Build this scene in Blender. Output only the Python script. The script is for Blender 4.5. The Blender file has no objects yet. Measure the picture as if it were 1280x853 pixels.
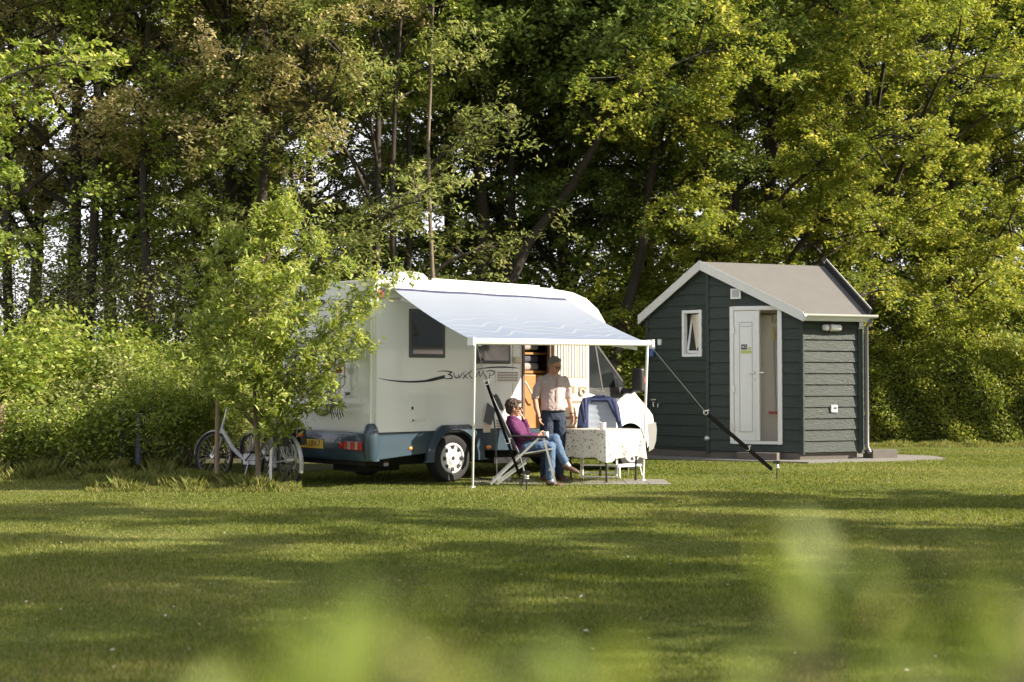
import bpy, bmesh, math, random
import numpy as np
from mathutils import Vector, Matrix, noise as mnoise
R = math.radians
scene = bpy.context.scene
COL = scene.collection
rng = np.random.default_rng(7)
random.seed(7)
F = 1700.0; HC = 1.4; HOR = 477.0          # focal length in photo pixels, eye height, horizon row

def W(px, py, d):                           # world point seen at a photo pixel, d metres in front
    return Vector(((px-640)/F*d, d, HC+(HOR-py)/F*d))
def G(px, py, z=0.0):                       # ground point seen at a photo pixel
    d = (HC-z)*F/(py-HOR)
    return Vector(((px-640)/F*d, d, z))

# ---------------------------------------------------------------- materials
MATS = {}
def nodes_of(name):
    m = bpy.data.materials.new(name); m.use_nodes = True
    nt = m.node_tree; nt.nodes.clear()
    out = nt.nodes.new('ShaderNodeOutputMaterial')
    return m, nt, out
def pm(name, c, rough=.55, metal=0., var=.12, scale=6., bump=0., bscale=60., spec=.5, coat=0., stretch=None, emis=None, alpha=None, trans=0.):
    if name in MATS: return MATS[name]
    m, nt, out = nodes_of(name); N = nt.nodes; L = nt.links
    b = N.new('ShaderNodeBsdfPrincipled'); L.new(b.outputs[0], out.inputs[0])
    tc = N.new('ShaderNodeTexCoord'); mp = N.new('ShaderNodeMapping'); L.new(tc.outputs['Object'], mp.inputs[0])
    if stretch: mp.inputs['Scale'].default_value = stretch
    nz = N.new('ShaderNodeTexNoise'); nz.inputs['Scale'].default_value = scale; nz.inputs['Detail'].default_value = 5
    L.new(mp.outputs[0], nz.inputs[0])
    mx = N.new('ShaderNodeMix'); mx.data_type = 'RGBA'
    mx.inputs[6].default_value = (*[min(1, x*(1-var)) for x in c], 1)
    mx.inputs[7].default_value = (*[min(1, x*(1+var)) for x in c], 1)
    L.new(nz.outputs[0], mx.inputs[0]); L.new(mx.outputs[2], b.inputs['Base Color'])
    b.inputs['Roughness'].default_value = rough; b.inputs['Metallic'].default_value = metal
    b.inputs['Specular IOR Level'].default_value = spec; b.inputs['Coat Weight'].default_value = coat
    b.inputs['Transmission Weight'].default_value = trans
    if bump:
        n2 = N.new('ShaderNodeTexNoise'); n2.inputs['Scale'].default_value = bscale; n2.inputs['Detail'].default_value = 4
        L.new(mp.outputs[0], n2.inputs[0])
        bp = N.new('ShaderNodeBump'); bp.inputs['Strength'].default_value = bump; bp.inputs['Distance'].default_value = .02
        L.new(n2.outputs[0], bp.inputs['Height']); L.new(bp.outputs[0], b.inputs['Normal'])
    MATS[name] = m
    return m
def leafmat(name, cols, trans=.38, rough=.5, spec=.35):
    m, nt, out = nodes_of(name); N = nt.nodes; L = nt.links
    at = N.new('ShaderNodeAttribute'); at.attribute_name = 'tint'
    cr = N.new('ShaderNodeValToRGB'); el = cr.color_ramp.elements
    while len(el) < len(cols): el.new(.5)
    for i, c in enumerate(cols):
        el[i].position = i/(len(cols)-1); el[i].color = (*c, 1)
    L.new(at.outputs['Fac'], cr.inputs[0])
    b = N.new('ShaderNodeBsdfPrincipled'); b.inputs['Roughness'].default_value = rough
    b.inputs['Specular IOR Level'].default_value = spec
    t = N.new('ShaderNodeBsdfTranslucent')
    hs = N.new('ShaderNodeHueSaturation'); hs.inputs['Hue'].default_value = .485; hs.inputs['Value'].default_value = 1.5; hs.inputs['Saturation'].default_value = 1.1
    L.new(cr.outputs[0], b.inputs['Base Color']); L.new(cr.outputs[0], hs.inputs['Color']); L.new(hs.outputs[0], t.inputs[0])
    mx = N.new('ShaderNodeMixShader'); mx.inputs[0].default_value = trans
    L.new(b.outputs[0], mx.inputs[1]); L.new(t.outputs[0], mx.inputs[2]); L.new(mx.outputs[0], out.inputs[0])
    MATS[name] = m
    return m

M_white = pm('van_white', (.80,.80,.78), .3, coat=.4, var=.03, scale=2)
M_blue = pm('skirt_blue', (.035,.060,.085), .32, metal=.1, coat=.5, var=.1)
M_black = pm('black_plastic', (.015,.015,.017), .45)
M_rubber = pm('rubber', (.012,.012,.012), .8, bump=.3)
M_under = pm('underbody', (.012,.012,.013), .9)
M_alloy = pm('wheel_cover', (.62,.62,.62), .35, metal=.3)
M_glass = pm('dark_glass', (.02,.024,.028), .07, spec=.9)
M_glass2 = pm('cab_glass', (.012,.014,.015), .05, spec=.3)
M_trim = pm('grey_trim', (.35,.35,.34), .5)
M_dgrey = pm('dark_grey_trim', (.09,.09,.095), .5)
M_alu = pm('aluminium', (.62,.62,.60), .35, metal=.7)
M_walu = pm('white_metal', (.78,.78,.77), .35, coat=.3)
M_wood = pm('cabinet_wood', (.36,.17,.055), .4, var=.25, scale=3, stretch=(2,2,14))
M_cream = pm('cream_plastic', (.72,.62,.48), .5, var=.05)
M_red = pm('red_lens', (.42,.02,.02), .15, coat=.6)
M_clear = pm('clear_lens', (.33,.28,.24), .15, coat=.6)
M_orange = pm('orange_lens', (.8,.22,.03), .2, coat=.6)
M_yplate = pm('plate_yellow', (.72,.45,.03), .4, var=.05)
M_bumper = pm('bumper_grey', (.20,.20,.195), .5, var=.05)
M_shed = pm('shed_green', (.038,.050,.045), .5, var=.32, scale=9, bump=.65, bscale=16, stretch=(1,1,7), spec=.35)
M_shedin = pm('shed_inner', (.74,.66,.53), .7, var=.04)
M_felt = pm('roof_felt', (.135,.128,.122), .9, var=.12, scale=4, bump=.35, bscale=120)
M_fascia = pm('fascia_white', (.68,.68,.66), .45, var=.06)
M_pvc = pm('pvc_white', (.76,.76,.76), .3, var=.03)
M_brick = pm('plinth', (.12,.105,.09), .85, var=.3, bump=.4)
M_conc = pm('concrete', (.20,.19,.17), .9, var=.2, scale=5, bump=.4, bscale=80)
M_bark = pm('bark', (.035,.028,.020), .9, var=.35, scale=5, bump=1., bscale=18, stretch=(1,1,.25))
M_bark2 = pm('bark_pale', (.15,.12,.085), .9, var=.35, scale=5, bump=.8, bscale=22, stretch=(1,1,.25))
M_post = pm('post_wood', (.30,.22,.14), .85, var=.3, scale=6, bump=.5, stretch=(3,3,.5))
M_skin = pm('skin', (.52,.27,.175), .5, var=.1, scale=14)
M_hairg = pm('hair_grey', (.20,.18,.155), .7, var=.35, scale=60, bump=.8, bscale=140)
M_hairb = pm('hair_brown', (.085,.055,.04), .7, var=.4, scale=50, bump=1., bscale=110)
M_shirt = pm('shirt_pink', (.46,.37,.36), .8, var=.15, scale=30, bump=.35, bscale=26)
M_jean1 = pm('denim_dark', (.013,.023,.05), .85, var=.3, scale=12, bump=.4, bscale=28)
M_jean2 = pm('denim_blue', (.070,.12,.21), .85, var=.3, scale=12, bump=.4, bscale=28)
M_purple = pm('fleece_purple', (.095,.012,.075), .85, var=.25, scale=20, bump=.5, bscale=40)
M_sock = pm('sock', (.42,.42,.48), .9)
M_leather = pm('leather_brown', (.10,.05,.03), .5)
M_sling = pm('chair_fabric', (.085,.09,.10), .8, var=.15, bump=.3)
M_sling2 = pm('chair_fabric_light', (.34,.38,.44), .8, var=.1)
M_jacket = pm('jacket_blue', (.022,.034,.10), .7, var=.2, bump=.4, bscale=14)
M_bike = pm('bike_white', (.42,.42,.43), .3, coat=.5, var=.04)

# ---------------------------------------------------------------- mesh builder
def tag(o, label=None, cat=None, group=None, kind=None):
    if label: o['label'] = label
    if cat: o['category'] = cat
    if group: o['group'] = group
    if kind: o['kind'] = kind
    return o
def empty(name, loc=(0,0,0), rz=0., label=None, cat=None, group=None):
    o = bpy.data.objects.new(name, None); COL.objects.link(o)
    o.location = loc; o.rotation_euler = (0,0,rz); o.empty_display_size = .2
    return tag(o, label, cat, group)
class MB:
    def __init__(s): s.v = []; s.f = []; s.m = []; s.cm = 0
    def add(s, vs, fs):
        n = len(s.v); s.v += [tuple(v) for v in vs]; s.f += [tuple(i+n for i in f) for f in fs]; s.m += [s.cm]*len(fs); return s
    def box(s, c, h, rz=0., M=None):           # centre, half sizes
        vs = []
        rot = M if M is not None else Matrix.Rotation(rz, 3, 'Z')
        for x in (-1,1):
            for y in (-1,1):
                for z in (-1,1):
                    vs.append(Vector(c)+rot@Vector((x*h[0],y*h[1],z*h[2])))
        return s.add(vs, [(0,1,3,2),(4,6,7,5),(0,4,5,1),(2,3,7,6),(0,2,6,4),(1,5,7,3)])
    def bx(s, x0,x1,y0,y1,z0,z1): return s.box(((x0+x1)/2,(y0+y1)/2,(z0+z1)/2),(abs(x1-x0)/2,abs(y1-y0)/2,abs(z1-z0)/2))
    def bar(s, a, b, w, t=None, up=(0,0,1)):   # rectangular bar from a to b
        a = Vector(a); b = Vector(b); d = (b-a); l = d.length; d.normalize(); u = Vector(up)
        if abs(d.dot(u)) > .98: u = Vector((0,1,0))
        sdir = d.cross(u).normalized(); u = sdir.cross(d)
        M = Matrix((d, sdir, u)).transposed()
        return s.box((a+b)/2, (l/2, w/2, (t or w)/2), M=M)
    def loft(s, rings, cap=True, close=True):
        n = len(rings[0]); vs = [p for r in rings for p in r]; fs = []
        for i in range(len(rings)-1):
            for j in range(n if close else n-1):
                k = (j+1) % n
                fs.append((i*n+j, i*n+k, (i+1)*n+k, (i+1)*n+j))
        if cap: fs.append(tuple(range(n))[::-1]); fs.append(tuple(range((len(rings)-1)*n, len(rings)*n)))
        return s.add(vs, fs)
    def tube(s, pts, r, n=8, cap=True, asp=1., up=None):   # r: float or list; asp: width ratio
        pts = [Vector(p) for p in pts]
        if not hasattr(r, '__len__'): r = [r]*len(pts)
        rings = []; ref = Vector(up) if up else None
        prev = None
        for i, p in enumerate(pts):
            a = pts[max(i-1,0)]; b = pts[min(i+1,len(pts)-1)]; d = (b-a)
            if d.length < 1e-9: d = Vector((0,0,1))
            d.normalize()
            if ref is not None: x = ref - d*ref.dot(d)
            elif prev is None: x = d.orthogonal()
            else: x = prev - d*prev.dot(d)
            if x.length < 1e-6: x = d.orthogonal()
            x.normalize(); prev = x; y = d.cross(x)
            rr = r[i]; ra, rb = (rr if hasattr(rr,'__len__') else (rr*asp, rr))
            rings.append([p + x*math.cos(2*math.pi*k/n)*ra + y*math.sin(2*math.pi*k/n)*rb for k in range(n)])
        return s.loft(rings, cap)
    def ring(s, c, axis, R_, r, n=24, m=8):
        ax = Vector(axis).normalized(); x = ax.orthogonal().normalized(); y = ax.cross(x); c = Vector(c)
        vs = []; fs = []
        for i in range(n):
            a = 2*math.pi*i/n; d = x*math.cos(a)+y*math.sin(a)
            for j in range(m):
                b = 2*math.pi*j/m
                vs.append(c+d*(R_+r*math.cos(b))+ax*r*math.sin(b))
        for i in range(n):
            for j in range(m):
                fs.append((i*m+j, ((i+1)%n)*m+j, ((i+1)%n)*m+(j+1)%m, i*m+(j+1)%m))
        return s.add(vs, fs)
    def lathe(s, c, axis, prof, n=28, cap=False):          # prof: (radius, offset along axis)
        ax = Vector(axis).normalized(); x = ax.orthogonal().normalized(); y = ax.cross(x); c = Vector(c)
        rings = [[c+ax*h+(x*math.cos(2*math.pi*k/n)+y*math.sin(2*math.pi*k/n))*r for k in range(n)] for r, h in prof]
        return s.loft(rings, cap)
    def prism(s, poly, d, cap=True):                        # polygon (3D pts) extruded by vector d
        d = Vector(d); p = [Vector(q) for q in poly]; n = len(p)
        vs = p+[q+d for q in p]; fs = [(i,(i+1)%n,n+(i+1)%n,n+i) for i in range(n)]
        if cap: fs += [tuple(range(n))[::-1], tuple(range(n,2*n))]
        return s.add(vs, fs)
    def ell(s, c, r, n=14, m=9, M=None):
        vs = []; fs = []; c = Vector(c)
        for i in range(m+1):
            t = math.pi*i/m
            for j in range(n):
                a = 2*math.pi*j/n
                v = Vector((r[0]*math.sin(t)*math.cos(a), r[1]*math.sin(t)*math.sin(a), r[2]*math.cos(t)))
                vs.append(c+(M@v if M is not None else v))
        for i in range(m):
            for j in range(n):
                fs.append((i*n+j, (i+1)*n+j, (i+1)*n+(j+1)%n, i*n+(j+1)%n))
        return s.add(vs, fs)
    def build(s, name, mat, parent=None, smooth=None, bevel=0., seg=2, fix=True):
        me = bpy.data.meshes.new(name)
        me.from_pydata(s.v, [], s.f)
        for m_ in (mat if isinstance(mat, (list,tuple)) else [mat]): me.materials.append(m_)
        if isinstance(mat, (list,tuple)): me.polygons.foreach_set('material_index', s.m)
        if fix:
            bm = bmesh.new(); bm.from_mesh(me)
            bmesh.ops.remove_doubles(bm, verts=bm.verts, dist=1e-5)
            bmesh.ops.recalc_face_normals(bm, faces=bm.faces); bm.to_mesh(me); bm.free()
        if smooth is not None:
            me.polygons.foreach_set('use_smooth', [True]*len(me.polygons))
            me.set_sharp_from_angle(angle=R(smooth))
        o = bpy.data.objects.new(name, me); COL.objects.link(o)
        if parent is not None: o.parent = parent
        if bevel:
            b = o.modifiers.new('bevel','BEVEL'); b.width = bevel; b.segments = seg; b.limit_method = 'ANGLE'; b.angle_limit = R(35)
            b.harden_normals = False
        return o
def np_mesh(name, V, k, mat, tint=None, parent=None, F_=None):
    me = bpy.data.meshes.new(name); nv = len(V)
    nf = nv//k
    me.vertices.add(nv); me.vertices.foreach_set('co', np.ascontiguousarray(V, dtype=np.float32).ravel())
    me.loops.add(nv); me.loops.foreach_set('vertex_index', np.arange(nv, dtype=np.int32))
    me.polygons.add(nf); me.polygons.foreach_set('loop_start', np.arange(0, nv, k, dtype=np.int32))
    me.update(calc_edges=True)
    me.materials.append(mat)
    if tint is not None:
        a = me.attributes.new('tint','FLOAT','POINT'); a.data.foreach_set('value', np.repeat(tint, k).astype(np.float32))
    if name is None: return me
    o = bpy.data.objects.new(name, me); COL.objects.link(o)
    if parent is not None: o.parent = parent
    return o
def leaf_verts(C, size, aspect=.5, upbias=.5, jitter=.35):
    n = len(C)
    nrm = rng.normal(size=(n,3)); nrm /= np.linalg.norm(nrm, axis=1)[:,None]+1e-9
    nrm[:,2] = np.abs(nrm[:,2])+upbias; nrm /= np.linalg.norm(nrm, axis=1)[:,None]
    a = rng.normal(size=(n,3)); a -= nrm*np.sum(a*nrm,axis=1)[:,None]; a /= np.linalg.norm(a, axis=1)[:,None]+1e-9
    b = np.cross(nrm, a)
    L = (size*(1+jitter*rng.uniform(-1,1,n)))[:,None]
    w = L*aspect
    V = np.empty((n,4,3))
    V[:,0] = C-a*L*.5; V[:,1] = C+b*w*.5-a*L*.08; V[:,2] = C+a*L*.5-nrm*L*.12; V[:,3] = C-b*w*.5-a*L*.08
    return V.reshape(-1,3)
def tints(n, base=.5, spread=.22, clus=None):
    t = base+rng.normal(size=n)*spread
    if clus is not None: t = t*1.0+clus
    return np.clip(t, 0, 1)
# ---------------------------------------------------------------- world, sun, camera
w = bpy.data.worlds.new('World'); scene.world = w; w.use_nodes = True
nt = w.node_tree; nt.nodes.clear()
sky = nt.nodes.new('ShaderNodeTexSky'); sky.sky_type = 'NISHITA'; sky.sun_disc = False
bg = nt.nodes.new('ShaderNodeBackground'); wo = nt.nodes.new('ShaderNodeOutputWorld')
tcw = nt.nodes.new('ShaderNodeTexCoord'); spw = nt.nodes.new('ShaderNodeSeparateXYZ'); nt.links.new(tcw.outputs['Generated'], spw.inputs[0])
mrw = nt.nodes.new('ShaderNodeMapRange'); mrw.inputs[1].default_value = .1; mrw.inputs[2].default_value = .7; mrw.inputs[3].default_value = .8; mrw.inputs[4].default_value = .25; nt.links.new(spw.outputs[2], mrw.inputs[0])
mxw = nt.nodes.new('ShaderNodeMix'); mxw.data_type = 'RGBA'; nt.links.new(mrw.outputs[0], mxw.inputs[0]); nt.links.new(sky.outputs[0], mxw.inputs[6]); mxw.inputs[7].default_value = (8.2,7.9,8.3,1)   # thin white cloud over the lower sky
nt.links.new(mxw.outputs[2], bg.inputs[0]); nt.links.new(bg.outputs[0], wo.inputs[0])
SD = Vector((.985, -.17, 0)).normalized(); EL = R(28.5)
S = Vector((SD.x*math.cos(EL), SD.y*math.cos(EL), math.sin(EL)))
sky.sun_elevation = EL; sky.sun_rotation = math.atan2(S.x, S.y); sky.air_density = 1.0; sky.dust_density = 2.0; sky.ozone_density = 1.0
bg.inputs[1].default_value = .09
sl = bpy.data.lights.new('sun', 'SUN'); sl.energy = 5.0; sl.angle = R(.5); sl.color = (1, .90, .74)
so = bpy.data.objects.new('sun', sl); COL.objects.link(so); so.rotation_euler = (-S).to_track_quat('-Z','Y').to_euler()
cam = bpy.data.cameras.new('camera'); co = bpy.data.objects.new('camera', cam); COL.objects.link(co)
co.location = (0,0,HC); co.rotation_euler = (R(90)+math.atan(50.5/F), 0, 0)
cam.sensor_width = 36; cam.lens = F/1280*36; cam.clip_end = 2000; cam.clip_start = .05
cam.dof.use_dof = True; cam.dof.focus_distance = 19.0; cam.dof.aperture_fstop = 47.8/20.
scene.camera = co
vs = scene.view_settings; vs.view_transform = 'Standard'; vs.look = 'None'; vs.gamma = 1; vs.exposure = 1.32
scene.render.engine = 'CYCLES'
scene.cycles.max_bounces = 6; scene.cycles.diffuse_bounces = 3; scene.cycles.transparent_max_bounces = 4
scene.cycles.use_denoising = True

# ---------------------------------------------------------------- ground
def ground_mat():
    m, nt, out = nodes_of('lawn'); N = nt.nodes; L = nt.links
    b = N.new('ShaderNodeBsdfPrincipled'); L.new(b.outputs[0], out.inputs[0]); b.inputs['Roughness'].default_value = .9; b.inputs['Specular IOR Level'].default_value = .15
    g = N.new('ShaderNodeNewGeometry')
    def nz(sc, det=5, st=None):
        n = N.new('ShaderNodeTexNoise'); n.inputs['Scale'].default_value = sc; n.inputs['Detail'].default_value = det
        if st:
            mp = N.new('ShaderNodeMapping'); mp.inputs['Scale'].default_value = st; L.new(g.outputs[0], mp.inputs[0]); L.new(mp.outputs[0], n.inputs[0])
        else: L.new(g.outputs[0], n.inputs[0])
        return n
    def mix(fac, a, c):
        x = N.new('ShaderNodeMix'); x.data_type = 'RGBA'
        L.new(fac, x.inputs[0])
        for i, q in ((6,a),(7,c)):
            if isinstance(q, tuple): x.inputs[i].default_value = (*q,1)
            else: L.new(q, x.inputs[i])
        return x.outputs[2]
    def ramp(src, a, b_):
        r = N.new('ShaderNodeMapRange'); r.inputs[1].default_value = a; r.inputs[2].default_value = b_; L.new(src, r.inputs[0]); return r.outputs[0]
    n1 = nz(.7, 6); n2 = nz(14, 6); n3 = nz(70, 3)
    c1 = mix(ramp(n2.outputs[0], .35, .65), (.066,.102,.015), (.115,.152,.026))
    c2 = mix(ramp(n3.outputs[0], .3, .75), c1, (.150,.162,.04))
    c3 = mix(ramp(n1.outputs[0], .50, .72), c2, (.135,.14,.045))
    L.new(c3, b.inputs['Base Color'])
    bp = N.new('ShaderNodeBump'); bp.inputs['Strength'].default_value = .8; bp.inputs['Distance'].default_value = .03
    L.new(n3.outputs[0], bp.inputs['Height']); L.new(bp.outputs[0], b.inputs['Normal'])
    return m
b = MB(); b.add([(-400,-200,0),(400,-200,0),(400,600,0),(-400,600,0)], [(0,1,2,3)])
tag(b.build('lawn_ground', ground_mat(), fix=False), 'mown green lawn crossed by long tree shadows', kind='structure')
floor_m = pm('forest_floor', (.045,.042,.022), .95, var=.5, scale=3, bump=.8, bscale=9)
b = MB()
pts = []
def wood_edge(x):                           # depth where the wood begins
    return 21.0 if x < -3.5 else (21+ (x+3.5)*1.0 if x < 1.5 else (26.0 if x < 6.5 else 29.4))
xs = [i*.5-60 for i in range(241)]
vs_ = []
for x in xs:
    e = wood_edge(x)+.35*mnoise.noise(Vector((x*.7,3.1,0)))
    vs_ += [(x,e,.008),(x,120,.008)]
b.add(vs_, [(2*i,2*i+2,2*i+3,2*i+1) for i in range(len(xs)-1)])
tag(b.build('forest_floor', floor_m, fix=False), 'dark leaf-littered soil under the trees', kind='structure')

# grass blades over the part of the lawn the photograph shows
gm = leafmat('grass_blade', [(0.065,0.094,0.014),(0.122,0.152,0.028),(0.206,0.222,0.056),(0.337,0.306,0.135)], trans=.45, rough=.6, spec=.25)
def blades(n, dmin, dmax, hmin, hmax, name, label, cond=None, widths=1.0, pw=1.0):
    u_ = rng.uniform(0,1,n)
    d = dmin*(dmax/dmin)**(u_**pw)
    x = rng.uniform(-1,1,n)*(.42*d+2.2)
    if cond is not None:
        k = cond(x,d); x = x[k]; d = d[k]; n = len(x)
    h = rng.uniform(hmin,hmax,n)*(.8+.4*np.sin(x*1.7+np.sin(d*2.1))*np.cos(d*1.3))
    wd = (.0018+.00036*d)*widths
    a = rng.uniform(0,2*math.pi,n); ln = rng.uniform(.1,.75,n)*h
    la = rng.uniform(0,2*math.pi,n)
    P = np.stack([x,d,np.zeros(n)],1)
    wv = np.stack([np.cos(a)*wd,np.sin(a)*wd,np.zeros(n)],1)
    tip = P+np.stack([np.cos(la)*ln,np.sin(la)*ln,h],1)
    V = np.stack([P-wv,P+wv,tip],1).reshape(-1,3)
    t = np.clip(.42+.22*rng.normal(size=n)+.12*np.sin(x*.9+.4*d)+.1*np.sin(d*2.3+x*.31), 0, 1)
    o = np_mesh(name, V, 3, gm, t)
    tag(o, label, cat='grass', kind='stuff'); return o
def on_lawn(x,d):
    van = (np.abs((x+.6)*.687-(d-20)*.727) < 0) 
    return d < 29
blades(640000, 5.6, 28, .014, .034, 'lawn_grass', 'short mown grass blades covering the lawn', on_lawn)

# ---------------------------------------------------------------- foliage
LM = {
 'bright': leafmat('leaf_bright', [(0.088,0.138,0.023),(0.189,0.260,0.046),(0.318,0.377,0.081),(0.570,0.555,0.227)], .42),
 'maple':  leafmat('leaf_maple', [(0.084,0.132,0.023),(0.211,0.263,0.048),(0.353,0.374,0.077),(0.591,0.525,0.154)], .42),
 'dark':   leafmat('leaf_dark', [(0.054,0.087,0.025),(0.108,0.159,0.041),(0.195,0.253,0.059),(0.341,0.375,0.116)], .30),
 'tan':    leafmat('leaf_tan', [(0.165,0.180,0.053),(0.302,0.290,0.097),(0.496,0.424,0.212),(0.758,0.616,0.424)], .35),
 'willow': leafmat('leaf_willow', [(0.105,0.144,0.034),(0.223,0.271,0.075),(0.359,0.393,0.135),(0.570,0.554,0.285)], .42),
 'hedge':  leafmat('leaf_hedge', [(0.077,0.113,0.022),(0.165,0.212,0.040),(0.302,0.334,0.063),(0.496,0.476,0.123)], .32),
}
def curve_pts(a, b, bend, n=6, wob=.05):
    a = Vector(a); b = Vector(b); L_ = (b-a).length; out = []
    off = Vector((random.uniform(-1,1),random.uniform(-1,1),random.uniform(-1,1)))*wob*L_
    for i in range(n+1):
        t = i/n
        p = a.lerp(b, t)+Vector(bend)*math.sin(math.pi*t)+off*math.sin(math.pi*t)
        if 0 < i < n: p += Vector((random.uniform(-1,1),random.uniform(-1,1),random.uniform(-1,1)))*wob*.25*L_/n*2
        out.append(p)
    return out
def tree_mesh(seed, H, r0, cb, cr, n_limb=16, n_sub=6, leaf=.085, per=85, mat='maple', bark=None, clr=.38, lean=(0,0), asp=.55, drop=.0, shape=1.0, trunk_pts=None, skip=0., flat=1.):
    """returns trunk mesh, crown mesh; limbs leave the trunk above cb and carry leaf clumps"""
    random.seed(seed)
    T = MB()
    top = Vector((lean[0], lean[1], H*.93))
    tp = trunk_pts or curve_pts((0,0,-.1), top, (0,0,0), 10, .03)
    nT = len(tp)-1
    T.tube(tp, [r0*(1.25 if i == 0 else (1-.85*i/nT)) for i in range(nT+1)], 10)
    cl = []
    for i in range(n_limb):
        f = cb/H + (1-cb/H)*((i+.5)/n_limb)**.9
        f = min(f+random.uniform(-.03,.03), .97)
        k = f*nT; k0 = int(min(k, nT-1)); p = tp[k0].lerp(tp[k0+1], k-k0)
        t = (f-cb/H)/(1-cb/H)
        reach = cr*(math.sin(math.pi*(.18+.75*t))**.7)*random.uniform(.7,1.1)*shape
        a = i*2.4+random.uniform(-.5,.5)
        e = p+Vector((math.cos(a)*reach, math.sin(a)*reach*flat, reach*random.uniform(.15,.75)*(1-drop)+.2-drop*reach*.3))
        lp = curve_pts(p, e, (0,0,reach*.12), 7, .10)
        rr = max(.014, r0*(1-f)*.55+.012)
        T.tube(lp, [rr*(1-.8*q/7) for q in range(8)], 6, cap=False)
        for j in range(n_sub):
            g = random.uniform(.35,1.) if j else 1.
            q = g*7; q0 = int(min(q,6)); sp = lp[q0].lerp(lp[q0+1], q-q0)
            sl_ = reach*random.uniform(.22,.5)
            dv = Vector((random.gauss(0,1),random.gauss(0,1),random.gauss(.15-drop,.6))).normalized()
            se = sp+dv*sl_+Vector((math.cos(a),math.sin(a),0))*sl_*.4
            bp = curve_pts(sp, se, (0,0,.05*sl_), 4, .12)
            T.tube(bp, [max(.006,rr*.4*(1-.7*z/4)) for z in range(5)], 4, cap=False)
            for z in (2,3,4):
                if random.random() > skip: cl.append(bp[z]+Vector((random.gauss(0,.12),random.gauss(0,.12),random.gauss(0,.1))))
    r2 = np.random.default_rng(seed)
    C = np.array([tuple(c) for c in cl]); nC = len(C)
    ct = r2.normal(size=nC)*.10
    idx = np.repeat(np.arange(nC), per)
    tw = 4; D = r2.normal(size=(nC,tw,3)); D[:,:,2] = D[:,:,2]*.55+.05; D /= np.linalg.norm(D,axis=2)[:,:,None]; D *= r2.uniform(.7,1.9,(nC,tw))[:,:,None]*clr
    q_ = r2.integers(0,tw,len(idx)); t_ = r2.random(len(idx))**.7                      # leaves ride on short twigs
    P = C[idx]+D[idx,q_]*t_[:,None]+np.array([0,0,-1.])*(t_**2*clr*.35)[:,None]+r2.normal(size=(len(idx),3))*np.array([.20,.20,.12])*clr
    for c_ in range(0, nC, 3):
        a_ = Vector(C[c_])
        for k_ in range(2): T.tube([a_, a_+Vector(D[c_,k_])*.9], [.006,.003], 3, cap=False)
    if P.size: 
        k = P[:,2] > .15; P = P[k]; idx = idx[k]
    V = leaf_verts(P, leaf, asp)
    t = np.clip(.42+r2.normal(size=len(P))*.2+ct[idx], 0, 1)
    crown = np_mesh_data(V, 4, LM[mat], t)
    tm = bpy.data.meshes.new('trunk'); tm.from_pydata(T.v, [], T.f); tm.materials.append(bark or M_bark)
    tm.polygons.foreach_set('use_smooth', [True]*len(tm.polygons)); tm.update()
    return tm, crown
def np_mesh_data(V, k, mat, tint):
    me = bpy.data.meshes.new('crown'); nv = len(V)
    me.vertices.add(nv); me.vertices.foreach_set('co', np.ascontiguousarray(V, dtype=np.float32).ravel())
    me.loops.add(nv); me.loops.foreach_set('vertex_index', np.arange(nv, dtype=np.int32))
    me.polygons.add(nv//k); me.polygons.foreach_set('loop_start', np.arange(0, nv, k, dtype=np.int32))
    me.update(calc_edges=True); me.materials.append(mat)
    a = me.attributes.new('tint','FLOAT','POINT'); a.data.foreach_set('value', np.repeat(tint, k).astype(np.float32))
    return me
def put_tree(name, meshes, loc, rz, sc, label, cat, group=None, parts=('trunk','crown')):
    e = empty(name, loc, rz, label, cat, group); e.scale = (sc,sc,sc) if not hasattr(sc,'__len__') else sc
    for m_, pn in zip(meshes, parts):
        o = bpy.data.objects.new(pn, m_); COL.objects.link(o); o.parent = e
    return e
def at(px, d): return Vector(((px-640)/F*d, d, 0))

V_maple = [tree_mesh(11, 13, .15, 1.3, 4.3, 26, 8, .088, 190, 'maple', clr=.36), tree_mesh(12, 12, .14, 1.0, 4.0, 26, 8, .085, 190, 'maple', clr=.36)]
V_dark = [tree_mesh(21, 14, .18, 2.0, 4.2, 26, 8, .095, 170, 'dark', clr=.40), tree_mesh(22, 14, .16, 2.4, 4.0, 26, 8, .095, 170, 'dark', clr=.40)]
V_tan = [tree_mesh(31, 12, .18, 4.4, 4.4, 24, 7, .09, 150, 'tan', asp=.4, clr=.36)]
V_bri = [tree_mesh(41, 10, .11, 2.0, 2.6, 20, 6, .085, 95, 'bright', clr=.33, skip=.1), tree_mesh(42, 11, .09, 1.4, 2.5, 26, 6, .09, 85, 'willow', clr=.33, asp=.38, skip=.15)]
V_pole = tree_mesh(55, 13, .11, 8.2, 2.6, 9, 6, .09, 90, 'bright', clr=.34, skip=.2)
V_pale = tree_mesh(56, 13, .055, 8.5, 2.0, 8, 5, .09, 70, 'willow', M_bark2, clr=.3)
V_thin = [tree_mesh(51, 12, .12, 2.4, 3.4, 20, 7, .085, 75, 'bright', clr=.36, skip=.2), tree_mesh(52, 13, .09, 5.0, 2.0, 10, 4, .08, 26, 'willow', M_bark2, clr=.3, skip=.4)]
TG = 'trees of the wood behind the campsite'
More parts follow.
